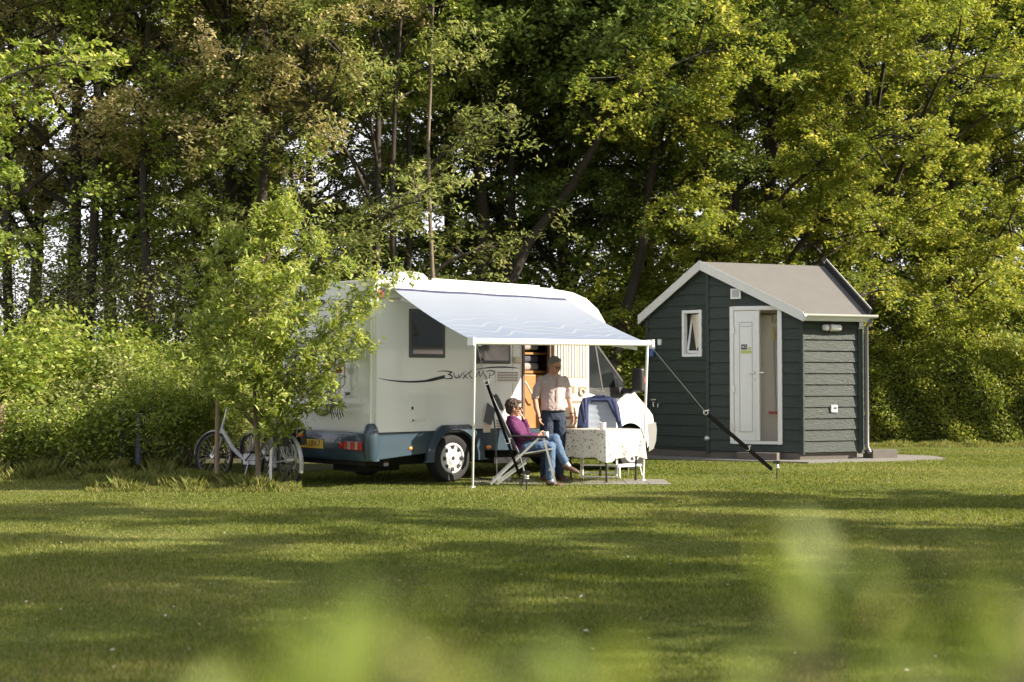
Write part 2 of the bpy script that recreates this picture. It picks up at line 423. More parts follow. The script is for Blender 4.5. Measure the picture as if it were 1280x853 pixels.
# px, depth, variant, rotation, scale, label
trees = [
 (18, 25.5, V_thin[0], .3, 1.0, 'dark-trunked tree at the far left edge, sparse green leaves over the low bushes'),
 (92, 26.5, V_tan[0], 1.2, 1.0, 'olive-tan flowering tree with a dark trunk, leftmost of the tan-crowned trees'),
 (172, 27.5, V_thin[0], 2.2, 1.1, 'thin-crowned tree with sky gaps between its limbs, left of the dark twin stems'),
 (268, 25.2, V_tan[0], 3.6, 1.02, 'broad tree with hanging olive-tan catkins above the young staked tree'),
 (22, 28.5, V_tan[0], 2.9, .95, 'olive tan-crowned tree behind the trunk at the very left edge'),
 (150, 29.5, V_tan[0], 5.1, 1.0, 'olive tan-crowned tree filling the gap behind the two left limbless trunks'),
 (240, 39, V_dark[1], .7, .9, 'far dark tree behind the broad catkin-hung tree'),
 (302, 27, V_thin[0], 4.4, 1.05, 'dark straight trunk rising behind the top of the young staked tree'),
 (372, 25.5, V_bri[1], .5, 1.05, 'pale green loose tree left of the motorhome roof, just right of the tan crown'),
 (452, 24.8, V_bri[1], 2.0, 1.12, 'pale green lanky tree whose sunlit twigs hang over the rear of the motorhome'),
 (516, 24.6, V_pole, 1.0, .85, 'slim grey stem rising behind the roof vent dome of the motorhome'),
 (556, 24.3, V_pale, 2.6, .95, 'very thin pale upright stem behind the middle of the awning'),
 (205, 24.6, V_pole, .6, 1.0, 'dark limbless trunk left of the young staked tree, in front of the tan crowns'),
 (300, 24.8, V_pole, 3.6, 1.15, 'stout dark trunk right above the top of the young staked tree'),
 (93, 25.0, V_pole, 5.0, 1.1, 'dark limbless trunk above the low shrubs at the left'),
 (8, 24.2, V_pole, 2.0, 1.0, 'dark trunk at the very left edge of the picture'),
 (488, 26.4, V_pole, 4.4, .9, 'slim dark trunk just left of the grey stem over the roof vent'),
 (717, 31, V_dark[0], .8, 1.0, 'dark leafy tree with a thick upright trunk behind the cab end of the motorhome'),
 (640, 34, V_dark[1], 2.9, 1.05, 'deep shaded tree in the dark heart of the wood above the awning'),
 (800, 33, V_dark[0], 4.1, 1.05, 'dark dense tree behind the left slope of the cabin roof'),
 (925, 29.0, V_maple[1], .9, .95, 'half-shaded maple rising directly behind the peak of the cabin'),
 (968, 29.2, V_maple[0], 1.7, 1.03, 'large sunlit maple above the ridge of the cabin roof'),
 (1085, 31, V_maple[1], 3.1, 1.08, 'sunlit maple above the drainpipe corner of the cabin'),
 (1190, 33, V_maple[0], 4.0, 1.0, 'sunlit yellow-green maple behind the middle of the clipped hedge'),
 (1300, 35, V_maple[1], 5.1, 1.0, 'sunlit maple at the far right edge behind the clipped hedge'),
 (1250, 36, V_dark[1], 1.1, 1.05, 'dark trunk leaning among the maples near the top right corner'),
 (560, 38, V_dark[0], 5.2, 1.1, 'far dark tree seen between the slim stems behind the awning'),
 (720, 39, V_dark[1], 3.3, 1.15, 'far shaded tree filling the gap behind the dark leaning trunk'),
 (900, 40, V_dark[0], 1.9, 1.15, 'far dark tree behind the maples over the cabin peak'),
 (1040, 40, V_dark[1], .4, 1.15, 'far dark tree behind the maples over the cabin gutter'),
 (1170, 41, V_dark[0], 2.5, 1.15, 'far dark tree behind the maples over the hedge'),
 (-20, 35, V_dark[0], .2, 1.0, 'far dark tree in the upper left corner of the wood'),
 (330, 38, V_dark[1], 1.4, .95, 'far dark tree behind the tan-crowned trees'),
]
for i, (px, d, v, rz, sc, lb) in enumerate(trees):
    put_tree('maple_tree' if v in V_maple else 'woodland_tree', v, at(px,d), rz, sc, lb, 'tree', TG)
# twin thick trunks above the awning, one of them leaning out to the right
tp = [Vector(p) for p in ((0,0,-.1),(.02,0,1.6),(-.05,0,3.2),(.02,.1,4.6),(-.1,.1,6),(.1,0,7.6),(.05,0,9.4),(.1,0,11.5))]
put_tree('woodland_tree', tree_mesh(61, 12, .19, 7.6, 3.2, 16, 7, .125, 100, 'dark', trunk_pts=tp, clr=.45), at(604,28), 0, 1, 'thick dark trunk rising straight above the middle of the awning, left of the leaning one', 'tree', TG)
tp = [Vector(p) for p in ((0,0,-.1),(.15,0,1.6),(.45,0,3.0),(1.0,.1,4.2),(1.9,.1,5.4),(2.6,0,6.6),(3.2,0,8.0),(3.5,0,10))]
put_tree('woodland_tree', tree_mesh(62, 11, .17, 7.4, 2.6, 16, 7, .125, 95, 'dark', trunk_pts=tp, clr=.45), at(598,27.3), 0, 1, 'dark trunk leaning strongly to the right above the awning', 'tree', TG)
tp = [Vector(p) for p in ((0,0,-.1),(.02,0,1.6),(.12,0,3.2),(.32,.1,4.6),(.3,.1,6),(.5,0,7.6),(.5,0,9.4),(.6,0,11.5))]
put_tree('woodland_tree', tree_mesh(63, 12, .14, 8, 3.0, 14, 7, .125, 95, 'dark', trunk_pts=tp, clr=.45), at(621,28.6), 0, 1, 'second dark upright trunk close to the right of the thick one above the awning', 'tree', TG)
tp = [Vector(p) for p in ((0,0,-.1),(.1,0,1.4),(.35,0,2.6),(.75,.1,4.0),(.95,.1,5.6),(1.3,0,7.2),(1.4,0,9.4),(1.5,0,11.5))]
put_tree('woodland_tree', tree_mesh(64, 12, .16, 7, 3.4, 18, 7, .125, 100, 'dark', trunk_pts=tp, clr=.45), at(757,28.0), 0, 1, 'dark trunk bending right between the motorhome cab and the cabin', 'tree', TG)

# shrubs: many stems from the ground
def shrub_mesh(seed, H, rad, n_stem, leaf, per, mat, clr=.2, asp=.55, stemr=.012, base=.25, bark=None, sub=3):
    random.seed(seed); T = MB(); cl = []
    for i in range(n_stem):
        a = random.uniform(0,6.283); r1 = rad*math.sqrt(random.random())
        h = H*(1-.45*(r1/rad)**2)*random.uniform(.75,1.05)
        s0 = Vector((math.cos(a)*r1*.35, math.sin(a)*r1*.35, -.03)); e = Vector((math.cos(a)*r1, math.sin(a)*r1, h))
        pp = curve_pts(s0, e, (0,0,.1*h), 6, .08)
        T.tube(pp, [stemr*(1-.75*q/6) for q in range(7)], 5, cap=False)
        for q in range(1,7):
            if pp[q].z < base*H: continue
            cl.append(pp[q])
            for _ in range(sub):
                dv = Vector((random.gauss(0,1),random.gauss(0,1),random.gauss(.3,.6))).normalized()*rad*random.uniform(.12,.35)
                e2 = pp[q]+dv
                if e2.z < .1: continue
                T.tube([pp[q], pp[q]+dv*.5+Vector((0,0,.02)), e2], [stemr*.45,stemr*.35,stemr*.2], 4, cap=False); cl.append(e2)
    r2 = np.random.default_rng(seed); C = np.array([tuple(c) for c in cl])
    idx = np.repeat(np.arange(len(C)), per); ct = r2.normal(size=len(C))*.12
    P = C[idx]+r2.normal(size=(len(idx),3))*np.array([clr,clr,clr*.75])
    k = P[:,2] > .06; P = P[k]; idx = idx[k]
    me = np_mesh_data(leaf_verts(P, leaf, asp), 4, LM[mat], np.clip(.45+r2.normal(size=len(P))*.2+ct[idx],0,1))
    tm = bpy.data.meshes.new('stems'); tm.from_pydata(T.v, [], T.f); tm.materials.append(bark or M_bark2); tm.update()
    return tm, me
SP = ('stems','foliage')
S1 = shrub_mesh(71, 2.4, 1.1, 15, .10, 34, 'bright', .17)
S2 = shrub_mesh(72, 1.7, 1.05, 14, .075, 46, 'willow', .15)
S3 = shrub_mesh(73, 3.4, 1.4, 20, .10, 46, 'bright', .25)
S6 = shrub_mesh(76, 4.6, 1.7, 22, .075, 13, 'willow', .22, base=.15, sub=5, stemr=.016)
SG = 'shrubs along the edge of the wood'
shrubs = [
 (-10, 21.9, S1, 0, 1.1, 'bright green shrub at the far left, behind the pale fence post'),
 (62, 21.7, S2, 1, .9, 'low bright shrub between the pale post and the blue-grey posts'),
 (108, 22.8, S1, 2, 1.08, 'tall sunlit shrub behind the gap left of the blue-grey posts'),
 (160, 21.8, S2, 3, 1.0, 'round shrub directly behind the two blue-grey posts'),
 (212, 22.6, S1, 4, .85, 'bright shrub between the blue-grey posts and the bicycles'),
 (262, 22.8, S2, 5, 1.0, 'shaded shrub behind the front wheels of the bicycles'),
 (60, 24.6, S3, 1.5, .72, 'taller yellow-green shrub in the second row at the left'),
 (175, 24.9, S3, 2.5, .72, 'taller shrub in the second row behind the blue-grey posts'),
 (28, 25.6, S6, 0, 1.0, 'tall twiggy half-bare shrub above the leftmost shrubs'),
 (118, 26.2, S6, 2, 1.05, 'tall twiggy half-bare shrub between the two left limbless trunks'),
 (190, 25.8, S6, 4, 1.0, 'tall twiggy half-bare shrub just left of the young staked tree'),
 (255, 26.6, S6, 5, 1.1, 'tall twiggy half-bare shrub showing through the left side of the young tree'),
 (300, 25.0, S3, .5, .85, 'tall shrub hidden behind the young staked tree'),
 (395, 27.0, S3, 3.5, 1.0, 'tall shrub showing between the young staked tree and the motorhome'),
 (470, 28.5, S1, 5.0, 1.1, 'sunlit shrub glimpsed under the rear of the motorhome'),
 (560, 30.0, S3, .9, 1.1, 'shaded shrub behind the middle of the motorhome roof'),
 (655, 31.0, S3, 2.2, 1.1, 'shaded shrub behind the front of the motorhome roof'),
 (745, 29.5, S3, 4.2, 1.15, 'bright shrub showing between the motorhome cab and the cabin'),
 (800, 31.0, S3, 5.4, 1.15, 'sunlit shrub behind the left corner of the cabin'),
 (1110, 34.0, S3, 1.1, 1.2, 'tall loose shrub growing over the left end of the clipped hedge'),
 (1200, 34.5, S3, 2.1, 1.2, 'tall loose shrub growing behind the middle of the clipped hedge'),
 (1290, 34.0, S3, 3.1, 1.2, 'tall loose shrub growing over the right end of the clipped hedge'),
]
for px, d, v, rz, sc, lb in shrubs: put_tree('shrub', v, at(px,d), rz, sc, lb, 'shrub', SG, SP)

# clipped hedge at the right
def hedge():
    e = empty('hedge', (9.6,30.6,0), R(-2), 'dense clipped green hedge right of the cabin, its top edge in sun', 'hedge')
    c = MB(); c.bx(-3.0,6.6,-.28,.40,.0,1.62); c.build('shaded_core', pm('hedge_core', (.022,.024,.012), .95, var=.5, bump=1.), e)  # solid dark box standing in for the shaded inside of the hedge
    n = 75000; x = rng.uniform(-3.3,6.9,n)
    s_ = rng.random(n); y = np.where(s_<.68, -.55+np.abs(rng.normal(size=n))*.12, rng.uniform(-.55,.7,n))
    z = np.where(s_<.68, rng.uniform(.05,2.15,n), 2.08+rng.gamma(1.2,.09,n))
    bulge = .10*np.sin(x*2.1)+.07*np.sin(x*5.3+z*3)+.06*np.sin(z*6+x)
    y = y-bulge*(s_<.68); z = z+np.clip((z-.5)/1.2,0,1)*(.10*np.sin(x*1.7)+.07*np.sin(x*4.1+1)+.05*np.sin(x*9))
    z = np.where(z<.03,.03,z)
    P = np.stack([x,y,z],1)
    m_ = np_mesh_data(leaf_verts(P,.065,.6,.25), 4, LM['hedge'], np.clip(.45+.2*rng.normal(size=n)+.1*np.sin(x*3+z*2),0,1))
    o = bpy.data.objects.new('foliage', m_); COL.objects.link(o); o.parent = e
hedge()
S4 = shrub_mesh(74, 1.1, .6, 14, .06, 24, 'bright', .12)

# trees outside the frame on the right whose long shadows cross the lawn
V_off = [tree_mesh(81, 12, .16, 1.2, 2.5, 22, 6, .17, 34, 'maple', clr=.42), tree_mesh(82, 12, .12, 1.4, 1.5, 18, 6, .16, 26, 'maple', clr=.32), tree_mesh(83, 7, .08, .8, .9, 16, 5, .14, 26, 'maple', clr=.22), tree_mesh(84, 7.6, .10, 1.0, 1.5, 18, 6, .14, 34, 'maple', clr=.3), tree_mesh(86, 12.5, .09, 2.6, .85, 18, 5, .13, 26, 'maple', clr=.22)]
OG = 'trees right of the lawn, outside the picture'
off = [(12,3.2,0,1.0),(15.5,4.6,0,1.0),(12.5,7.4,1,.95),(17.5,6.4,1,1.05),(18.5,8.8,1,.85),(14.8,14.0,3,1.0),(19,13.4,3,1.05),(12.5,11.2,2,.8),(12,9.5,4,1.0),(14,11.9,4,1.0),(16.5,10.7,4,1.1)]
for i, (x, y, k, sc) in enumerate(off):
    put_tree('lawn_edge_tree', V_off[k], (x,y,0), i*1.3, sc, 'leafy tree beyond the right edge that throws shade on the lawn', 'tree', OG)
# branch of a tree hanging into the top left corner
BG = 'unseen distant trees added to darken reflections and sky light'  # unseen rows added to darken glass reflections and cut pale sky light
for i,(x,y) in enumerate([(48,-22),(54,-13),(49,-5),(55,3),(50,11),(56,19),(51,27),(47,35)]+[(-38,-24),(-29,-30),(-20,-26),(-11,-31),(-2,-27),(7,-32),(16,-27),(25,-31),(34,-27)]):
    put_tree('light_screen_tree', (V_maple+V_dark)[i%4], (x,y,0), i*1.7, 1.45 if x > 40 else 1.1, 'unseen tree in a distant row added behind the camera and far right to darken reflections and sky light', 'tree', BG)
put_tree('corner_tree', tree_mesh(85, 7.5, .12, 2.6, 1.7, 14, 6, .085, 60, 'bright', clr=.22), (-7.05,16.2,0), .6, 1, 'bright green tree whose branch tips hang into the top left corner', 'tree')
# ---------------------------------------------------------------- motorhome; local x forward, y away from its open side, z up
VA = math.atan2(.687,.727); VC = Vector((-1.824,17.92,0))
van = empty('motorhome', VC, VA, 'white motorhome with a blue skirt, its awning pulled out and side door open', 'motorhome')
def vu(px):                                  # photo column on the open side -> local x
    a = (px-640)/F; return (a*17.92+1.824)/(.727-.687*a)
def vz(px, py): return HC-(py-HOR)/F*(17.92+.687*vu(px))
def rt(px):                                  # photo column on the rear face -> local y
    a = (px-640)/F; return (-1.824-17.92*a)/(.687+.727*a)
def rz_(px, py): return HC-(py-HOR)/F*(17.92+.727*rt(px))
WD = 2.15
prof = [(0,.70),(0,2.60),(.03,2.70),(.10,2.765),(.25,2.79),(3.3,2.79),(3.8,2.75),(4.1,2.67),(4.35,2.52),(4.52,2.32),(4.60,2.12),(4.56,2.03),(4.30,2.00),(3.96,2.00),(3.96,.70)]
D0, D1, DB, DT = 2.74, 3.27, .58, 2.10       # door opening
def roof_at(x):
    for (a,b),(c,d) in zip(prof[1:12],prof[2:13]):
        if a <= x <= c: return b+(d-b)*(x-a)/(c-a)
b = MB()
n = len(prof)
pv = [(x,WD,z) for x,z in prof]; b.add(pv, [tuple(range(n))])
# open side with the doorway left out
L1 = [(x,0,z) for x,z in prof if x < D0 and z > .7]
b.add([(0,0,.70)]+L1+[(D0,0,2.79),(D0,0,DT),(D0,0,.70)], [tuple(range(len(L1)+4))])
b.add([(D0,0,DT),(D0,0,2.79),(D1,0,2.79),(D1,0,DT)], [(0,1,2,3)])
L3 = [(x,0,z) for x,z in prof if x > D1]
b.add([(D1,0,.70),(D1,0,DT),(D1,0,2.79)]+L3, [tuple(range(len(L3)+3))])
# shell between the sides, split where the doorway columns meet it
pp = prof[:5]+[(D0,2.79),(D1,2.79)]+prof[5:]
vs_ = []
for x,z in pp: vs_ += [(x,0,z),(x,WD,z)]
m_ = len(pp); b.add(vs_, [(2*i,2*i+1,2*i+3,2*i+2) for i in range(m_-1)]+[(2*m_-2,2*m_-1,1,0)])
hab = b.build('body', M_white, van, smooth=30, bevel=.055, seg=4)
# roof gear
b = MB(); b.lathe((1.12,.75,2.785),(0,0,1),[(.001,.17),(.16,.165),(.27,.14),(.33,.08),(.34,0)],32); b.build('roof_vent', M_white, van, smooth=40)
b = MB(); b.box((2.3,1.2,2.82),(.55,.35,.04)); b.build('roof_hatch', M_white, van, bevel=.03)
b = MB(); b.bar((1.3,.35,2.83),(3.4,.35,2.83),.03); b.bar((1.3,1.8,2.83),(3.4,1.8,2.83),.03); b.build('roof_rail', M_walu, van)
# rear face dressing
b = MB(); b.tube([(-.012,.045,.72),(-.012,.045,2.62)],.018,6); b.tube([(.045,-.008,.72),(.045,-.008,2.62)],.014,6); b.build('corner_trim', M_white, van, smooth=40)
b = MB(); b.bx(-.006,.001,.10,WD-.1,2.375,2.39); b.build('rear_seam', M_trim, van)
b = MB(); b.bx(-.012,.01,1.28,1.92,1.52,1.98); fr = b.build('rear_window', M_dgrey, van, bevel=.03)
b = MB(); b.bx(-.018,-.0125,1.33,1.87,1.57,1.93); b.build('pane', M_glass, fr, bevel=.002)
b = MB(); b.ell((-.02,1.22,2.50),(.05,.13,.035)); b.build('rear_lamp_pod', M_black, van, smooth=60)
b = MB(); b.lathe((.10,-.004,2.56),(0,-1,0),[(.001,.03),(.05,.03),(.07,.0)],18); b.build('marker_lamp', pm('marker_brown',(.18,.05,.04),.3), van, smooth=40)
# folded bicycle carrier
b = MB()
for y in (.62,1.45):
    b.tube([(-.10,y,.95+.25),(-.10,y,1.75),(-.02,y,1.82)],.016,8)
b.tube([(-.10,.35,1.74),(-.02,.35,1.74)],.02,8); b.tube([(-.12,.55,1.72),(-.12,.35,1.74)],.012,8)
b.tube([(-.11,.55,1.20),(-.11,1.6,1.20)],.014,8); b.tube([(-.12,.42,1.08),(-.12,1.62,1.08)],.022,8); b.tube([(-.2,.5,1.10),(-.2,1.62,1.10)],.016,8)
b.tube([(-.12,.50,.98+.1),(-.26,.50,1.10),(-.27,.56,1.12)],.014,8); b.tube([(-.10,.62,1.62),(-.10,.50,1.66),(-.10,.50,1.36),(-.10,.62,1.30)],.010,6)
bc = b.build('bicycle_carrier', M_alu, van, smooth=60)
b = MB(); b.lathe((-.10,.63,1.56),(-1,0,0),[(.001,.03),(.05,.02),(.05,-.02),(.001,-.03)],14); b.build('knob', M_red, bc, smooth=40)
b = MB()
for k in range(6):
    y = .46+.05*k; b.tube([(-.13,y,1.11),(-.16,y+.03,1.0),(-.14,y+.01,.93-.02*(k%3)),(-.13,y+.05,.98)],.006,5)
b.build('strap', M_black, bc); b = MB(); b.tube([(-.13,1.5,1.1),(-.16,1.48,.95),(-.15,1.42,.9)],.007,5); b.build('strap', M_black, bc)
b = MB(); b.ring((-.03,1.12,1.16),(1,0,0),.20,.035,28,6); b.build('ring_emblem', pm('emblem_blue',(.20,.25,.34),.5), van)
# lettering on the rear: SKY 20
M_deco = pm('decal_dark', (.03,.035,.05), .5)
def strokes(parent, name, P, lines, mat=M_deco):
    """P(s,z) maps panel coordinates to local 3D; lines: list of (pts, widths)"""
    b = MB()
    for pts, wds in lines:
        pts = [Vector((p[0],p[1],0)) for p in pts]; fine = []; fw = []
        for i in range(len(pts)-1):
            for k in range(6):
                t = k/6; p0 = pts[max(i-1,0)]; p1 = pts[i]; p2 = pts[i+1]; p3 = pts[min(i+2,len(pts)-1)]
                q = .5*((2*p1)+(p2-p0)*t+(2*p0-5*p1+4*p2-p3)*t*t+(3*p1-p0-3*p2+p3)*t**3)
                fine.append(q); fw.append(wds[i]*(1-t)+wds[i+1]*t)
        fine.append(pts[-1]); fw.append(wds[-1]); vs = []
        for i, q in enumerate(fine):
            d = fine[min(i+1,len(fine)-1)]-fine[max(i-1,0)]; d = d.normalized() if d.length > 0 else Vector((1,0,0))
            nn = Vector((-d.y,d.x,0))*fw[i]/2
            vs += [P((q+nn).x,(q+nn).y), P((q-nn).x,(q-nn).y)]
        b.add(vs, [(2*i,2*i+1,2*i+3,2*i+2) for i in range(len(fine)-1)])
    return b.build(name, mat, parent, fix=False)
PR = lambda s,z: (-.004, s, z)
# columns on the rear face run leftwards with growing y
def RP(px,py): return (rt(px), rz_(px,py))
strokes(van, 'rear_lettering', PR, [
 ([RP(396,478.5),RP(391,481),RP(391,484),RP(396,486),RP(401,487)],[.008,.012,.016,.010,.006]),
 ([RP(405,493),RP(406,485),RP(409,481),RP(413,480.5),RP(416,483)],[.012,.014,.010,.008,.006]),
 ([RP(406,484),RP(409,486),RP(412,486)],[.010,.008,.006]),
 ([RP(412,480),RP(415,485),RP(416,484)],[.010,.008,.006]),
 ([RP(419.5,480.5),RP(416,485),RP(413.5,489)],[.010,.012,.008]),
 ([RP(371,487.2),RP(400,487.5),RP(428,488.7)],[.014,.010,.003])])
def text(parent, name, s, size, M, mat, extrude=.0015, xs=1., bold=0.):
    cu = bpy.data.curves.new(name,'FONT'); cu.body = s; cu.size = size; cu.extrude = extrude; cu.align_x = 'CENTER'; cu.align_y = 'CENTER'; cu.offset = bold
    cu.materials.append(mat); t_ = bpy.data.objects.new(name, cu); COL.objects.link(t_); bpy.context.view_layer.update(); me = bpy.data.meshes.new_from_object(t_); bpy.data.objects.remove(t_); o = bpy.data.objects.new(name, me); COL.objects.link(o); o.parent = parent
    o.matrix_local = M @ Matrix.Diagonal((xs,1,1,1)); return o
def frame_mat(c, xdir, ydir):
    x = Vector(xdir).normalized(); y = Vector(ydir).normalized(); z = x.cross(y)
    return Matrix((( x.x,y.x,z.x,c[0]),(x.y,y.y,z.y,c[1]),(x.z,y.z,z.z,c[2]),(0,0,0,1)))
text(van, 'rear_numeral', '20', .055, frame_mat((-.004,rt(434.5),rz_(434.5,492.5)),(0,-1,0),(0,0,1)), M_deco, xs=2.1, bold=.002)
# side decal: long swoosh, then the angular SWAMP letters
PS = lambda s,z: (s, -.004, z)
def SP_(px,py): return (vu(px), vz(px,py))
sw = [([SP_(473,473),SP_(490,476),SP_(515,477.5),SP_(540,475.5),SP_(556,472)],[.003,.016,.026,.03,.004]),
 ([SP_(526,477),SP_(545,473.5),SP_(556,471)],[.004,.040,.050]),
 ([SP_(546,464.3),SP_(556,464),SP_(565,465.2)],[.003,.014,.018]),
 ([SP_(565,465),SP_(560,468.5)],[.020,.012]), ([SP_(560,468),SP_(564.5,470),SP_(564,473.2),SP_(556,473.5)],[.012,.022,.020,.006]),
 ([SP_(567,465.5),SP_(568,470.5),SP_(571,472.8),SP_(573,470)],[.008,.016,.016,.010]), ([SP_(573,468),SP_(574,472.5)],[.008,.014]), ([SP_(574,473),SP_(578,467),SP_(582,464.5)],[.014,.010,.004]),
 ([SP_(578.5,473.5),SP_(584,467.5),SP_(590,463.5)],[.016,.014,.006]), ([SP_(579,468),SP_(583,472),SP_(585,473.5)],[.008,.012,.006]), ([SP_(588,464),SP_(587,470),SP_(590.5,473)],[.006,.014,.010]),
 ([SP_(593,473.5),SP_(597,467),SP_(600,463)],[.014,.012,.006]), ([SP_(599,464),SP_(600,471),SP_(604,465.5)],[.012,.012,.008]), ([SP_(603,463.5),SP_(605.5,468),SP_(609,474)],[.006,.016,.012]),
 ([SP_(611.5,474),SP_(612,466.5)],[.014,.010]), ([SP_(607,465),SP_(613,463.5),SP_(618,465),SP_(616,468.5),SP_(612,470)],[.005,.014,.016,.012,.006]),
 ([SP_(590,463),SP_(610,459.8),SP_(632,459.2),SP_(649,460.6)],[.004,.018,.024,.004])]
strokes(van, 'side_lettering', PS, sw)
# side windows, hatches, vents
def side_panel(name, px0,px1,py0,py1, mat, proud=.012, bev=.02, parent=van, inset=None, imat=None, iname='pane'):
    x0, x1 = vu(px0), vu(px1); pc = (px0+px1)/2; z0, z1 = vz(pc,py1), vz(pc,py0)
    b = MB(); b.bx(x0,x1,-proud,.01,z0,z1); o = b.build(name, mat, parent, bevel=bev)
    if inset: b = MB(); b.bx(x0+inset,x1-inset,-proud-.006,-proud+.002,z0+inset,z1-inset); b.build(iname, imat, o, bevel=.002)
    return o, (x0,x1,z0,z1)
side_panel('side_window', 511,556,387,447.5, M_dgrey, .018, .03, inset=.05, imat=M_glass)
side_panel('side_window', 594,637.5,424,455, M_dgrey, .018, .03, inset=.045, imat=M_glass)
o, q = side_panel('locker_hatch', 511.5,533.5,489.5,526.5, M_white, .010, .012, inset=.03, imat=M_white, iname='hatch_panel')
b = MB(); b.bx(q[0]+.03,q[0]+.06,-.02,-.012,1.02,1.06); b.build('latch', M_black, o); b = MB(); b.bx(q[0]+.05,q[0]+.07,-.02,-.012,.86,.885); b.build('latch', M_black, o)
for (a0,a1,c0,c1) in ((619,648.5,463,479),(618,634,523,538)):
    o, q = side_panel('vent_grille', a0,a1,c0,c1, M_white, .010, .005)
    b = MB(); k = 6
    for i in range(k):
        z = q[2]+.02+(q[3]-q[2]-.04)*(i+.5)/k; b.bx(q[0]+.03,q[1]-.03,-.012,-.0095,z-.006,z+.006)
    b.build('louvre_slot', pm('slot_brown',(.20,.13,.08),.7), o)
o, q = side_panel('entry_lamp', 641,650,446,454.5, M_cream, .05, .02)
o, q = side_panel('fuse_cover', 603,612.5,513,541, M_cream, .02, .015)
b = MB(); b.prism([(vu(603),-.02,.83),(vu(608),-.02,1.10),(vu(612),-.12,1.0),(vu(607),-.11,.78)],(.02,.01,0)); b.build('power_inlet_flap', M_dgrey, van)
# blue skirt with wheel arch; u of rear wheel 1.41, front wheel 5.15
def arch(xc, zc, r, a0=0, a1=180, n=16): return [(xc+r*math.cos(R(a0+(a1-a0)*i/n)), zc+r*math.sin(R(a0+(a1-a0)*i/n))) for i in range(n+1)]
zb = .36
ar = arch(1.41,.33,.40,4,176)
poly = [(0.02,zb),(0.02,.715)]+[(3.96,.715),(3.96,zb)]+[p for p in ar if p[1] >= zb]
for y0,dy in ((-.012,.05),(WD+.012,-.05)):
    b = MB(); b.prism([(x,y0,z) for x,z in poly],(0,dy,0)); b.build('side_skirt', M_blue, van, bevel=.01)
b = MB()                                     # flare around the rear wheel
ro = arch(1.41,.33,.53,0,180,20); ri = arch(1.41,.33,.405,0,180,20)
ro = [(1.41-.56, .30)]+[(x,min(z,.80)) for x,z in ro[::-1]]+[(1.41+.62,.30)]
ri = [(1.41-.405,.30)]+[(x,z) for x,z in ri[::-1]]+[(1.41+.405,.30)]
vs_ = []
for (a,c),(d,e) in zip(ro,ri): vs_ += [(a,-.0,c),(a,-.045,c),(d,-.055,e),(d,.02,e)]
m_ = len(ro); fs_ = []
for i in range(m_-1):
    for k in range(3): fs_.append((4*i+k,4*i+k+1,4*i+4+k+1,4*i+4+k))
b.add(vs_, fs_); b.build('wheel_arch_flare', M_blue, van, smooth=40)
b = MB(); b.ell((2.0,-.06,.47),(.05,.02,.03)); b.build('side_marker', M_orange, van, smooth=60)
b = MB(); b.ell((.62,-.016,.50),(.035,.01,.02)); b.build('side_reflector', M_orange, van, smooth=60)
b = MB(); b.bx(.05,D0-.03,-.008,.01,.712,.724); b.bx(D1+.03,3.94,-.008,.01,.712,.724); b.build('skirt_seal', M_black, van)
b = MB(); b.bx(2.52,2.528,-.003,.01,.73,2.6); b.build('panel_seam', M_trim, van)
b = MB(); b.bx(0.03,3.9,-.003,.01,2.50,2.512); b.build('panel_seam', M_trim, van)
# rear bumper with tall bulging corners
b = MB()
pl = [(-.02,-.015),(-.075,.10),(-.085,.45),(-.09,WD/2),(-.085,WD-.45),(-.075,WD-.10),(-.02,WD+.015),(.10,WD+.02),(.10,-.02)]
b.loft([[Vector((x*.75+.01,y,.345)) for x,y in pl],[Vector((x,y,.40)) for x,y in pl],[Vector((x,y,.66)) for x,y in pl],[Vector((x*.8,y,.705)) for x,y in pl],[Vector((x*.5+.03,y,.72)) for x,y in pl]])
rb = b.build('rear_bumper', M_blue, van, smooth=35)
for y in (.02,WD-.02):
    b = MB(); 
    for zz in (0,): b.lathe((-.0,y+(.03 if y<1 else -.03),.36),(0,0,1),[(.08,0),(.10,.08),(.105,.30),(.10,.38),(.08,.45),(.05,.48),(.001,.49)],20)
    b.build('bumper_corner', M_blue, van, smooth=50)
b = MB(); b.bx(-.10,-.082,rt(411.5),rt(411.5)+.53,.485,.605); lp = b.build('number_plate', M_yplate, van, bevel=.004)
text(lp, 'plate_number', '71-LRV-7', .118, frame_mat((-.102,rt(411.5)+.265,.545),(0,-1,0),(0,0,1)), M_black, extrude=.001, xs=.88, bold=.0012)
b = MB(); b.bx(-.093,-.08,rt(411.5)-.01,rt(411.5)+.54,.475,.615); b.build('plate_frame', M_black, van)
for sgn, y0 in ((1,.12),(-1,WD-.12)):
    b = MB(); b.box((-.085,y0+sgn*.19,.545),(.02,.20,.062)); tl = b.build('tail_light', pm('lamp_housing',(.12,.01,.01),.3), van, bevel=.01)
    for k,(a,c,m) in enumerate(((0,.075,M_red),(.08,.135,M_clear),(.14,.235,M_red),(.24,.30,M_clear),(.305,.38,M_red))):
        b = MB(); b.box((-.108,y0+sgn*((a+c)/2),.545),(.008,(c-a)/2,.052)); b.build('lens', m, tl, bevel=.004)
    b = MB(); b.lathe((-.085,y0+sgn*.46,.545),(-1,0,0),[(.045,0),(.045,.02),(.03,.026),(.001,.03)],18); b.build('fog_light', M_red, van, smooth=40)
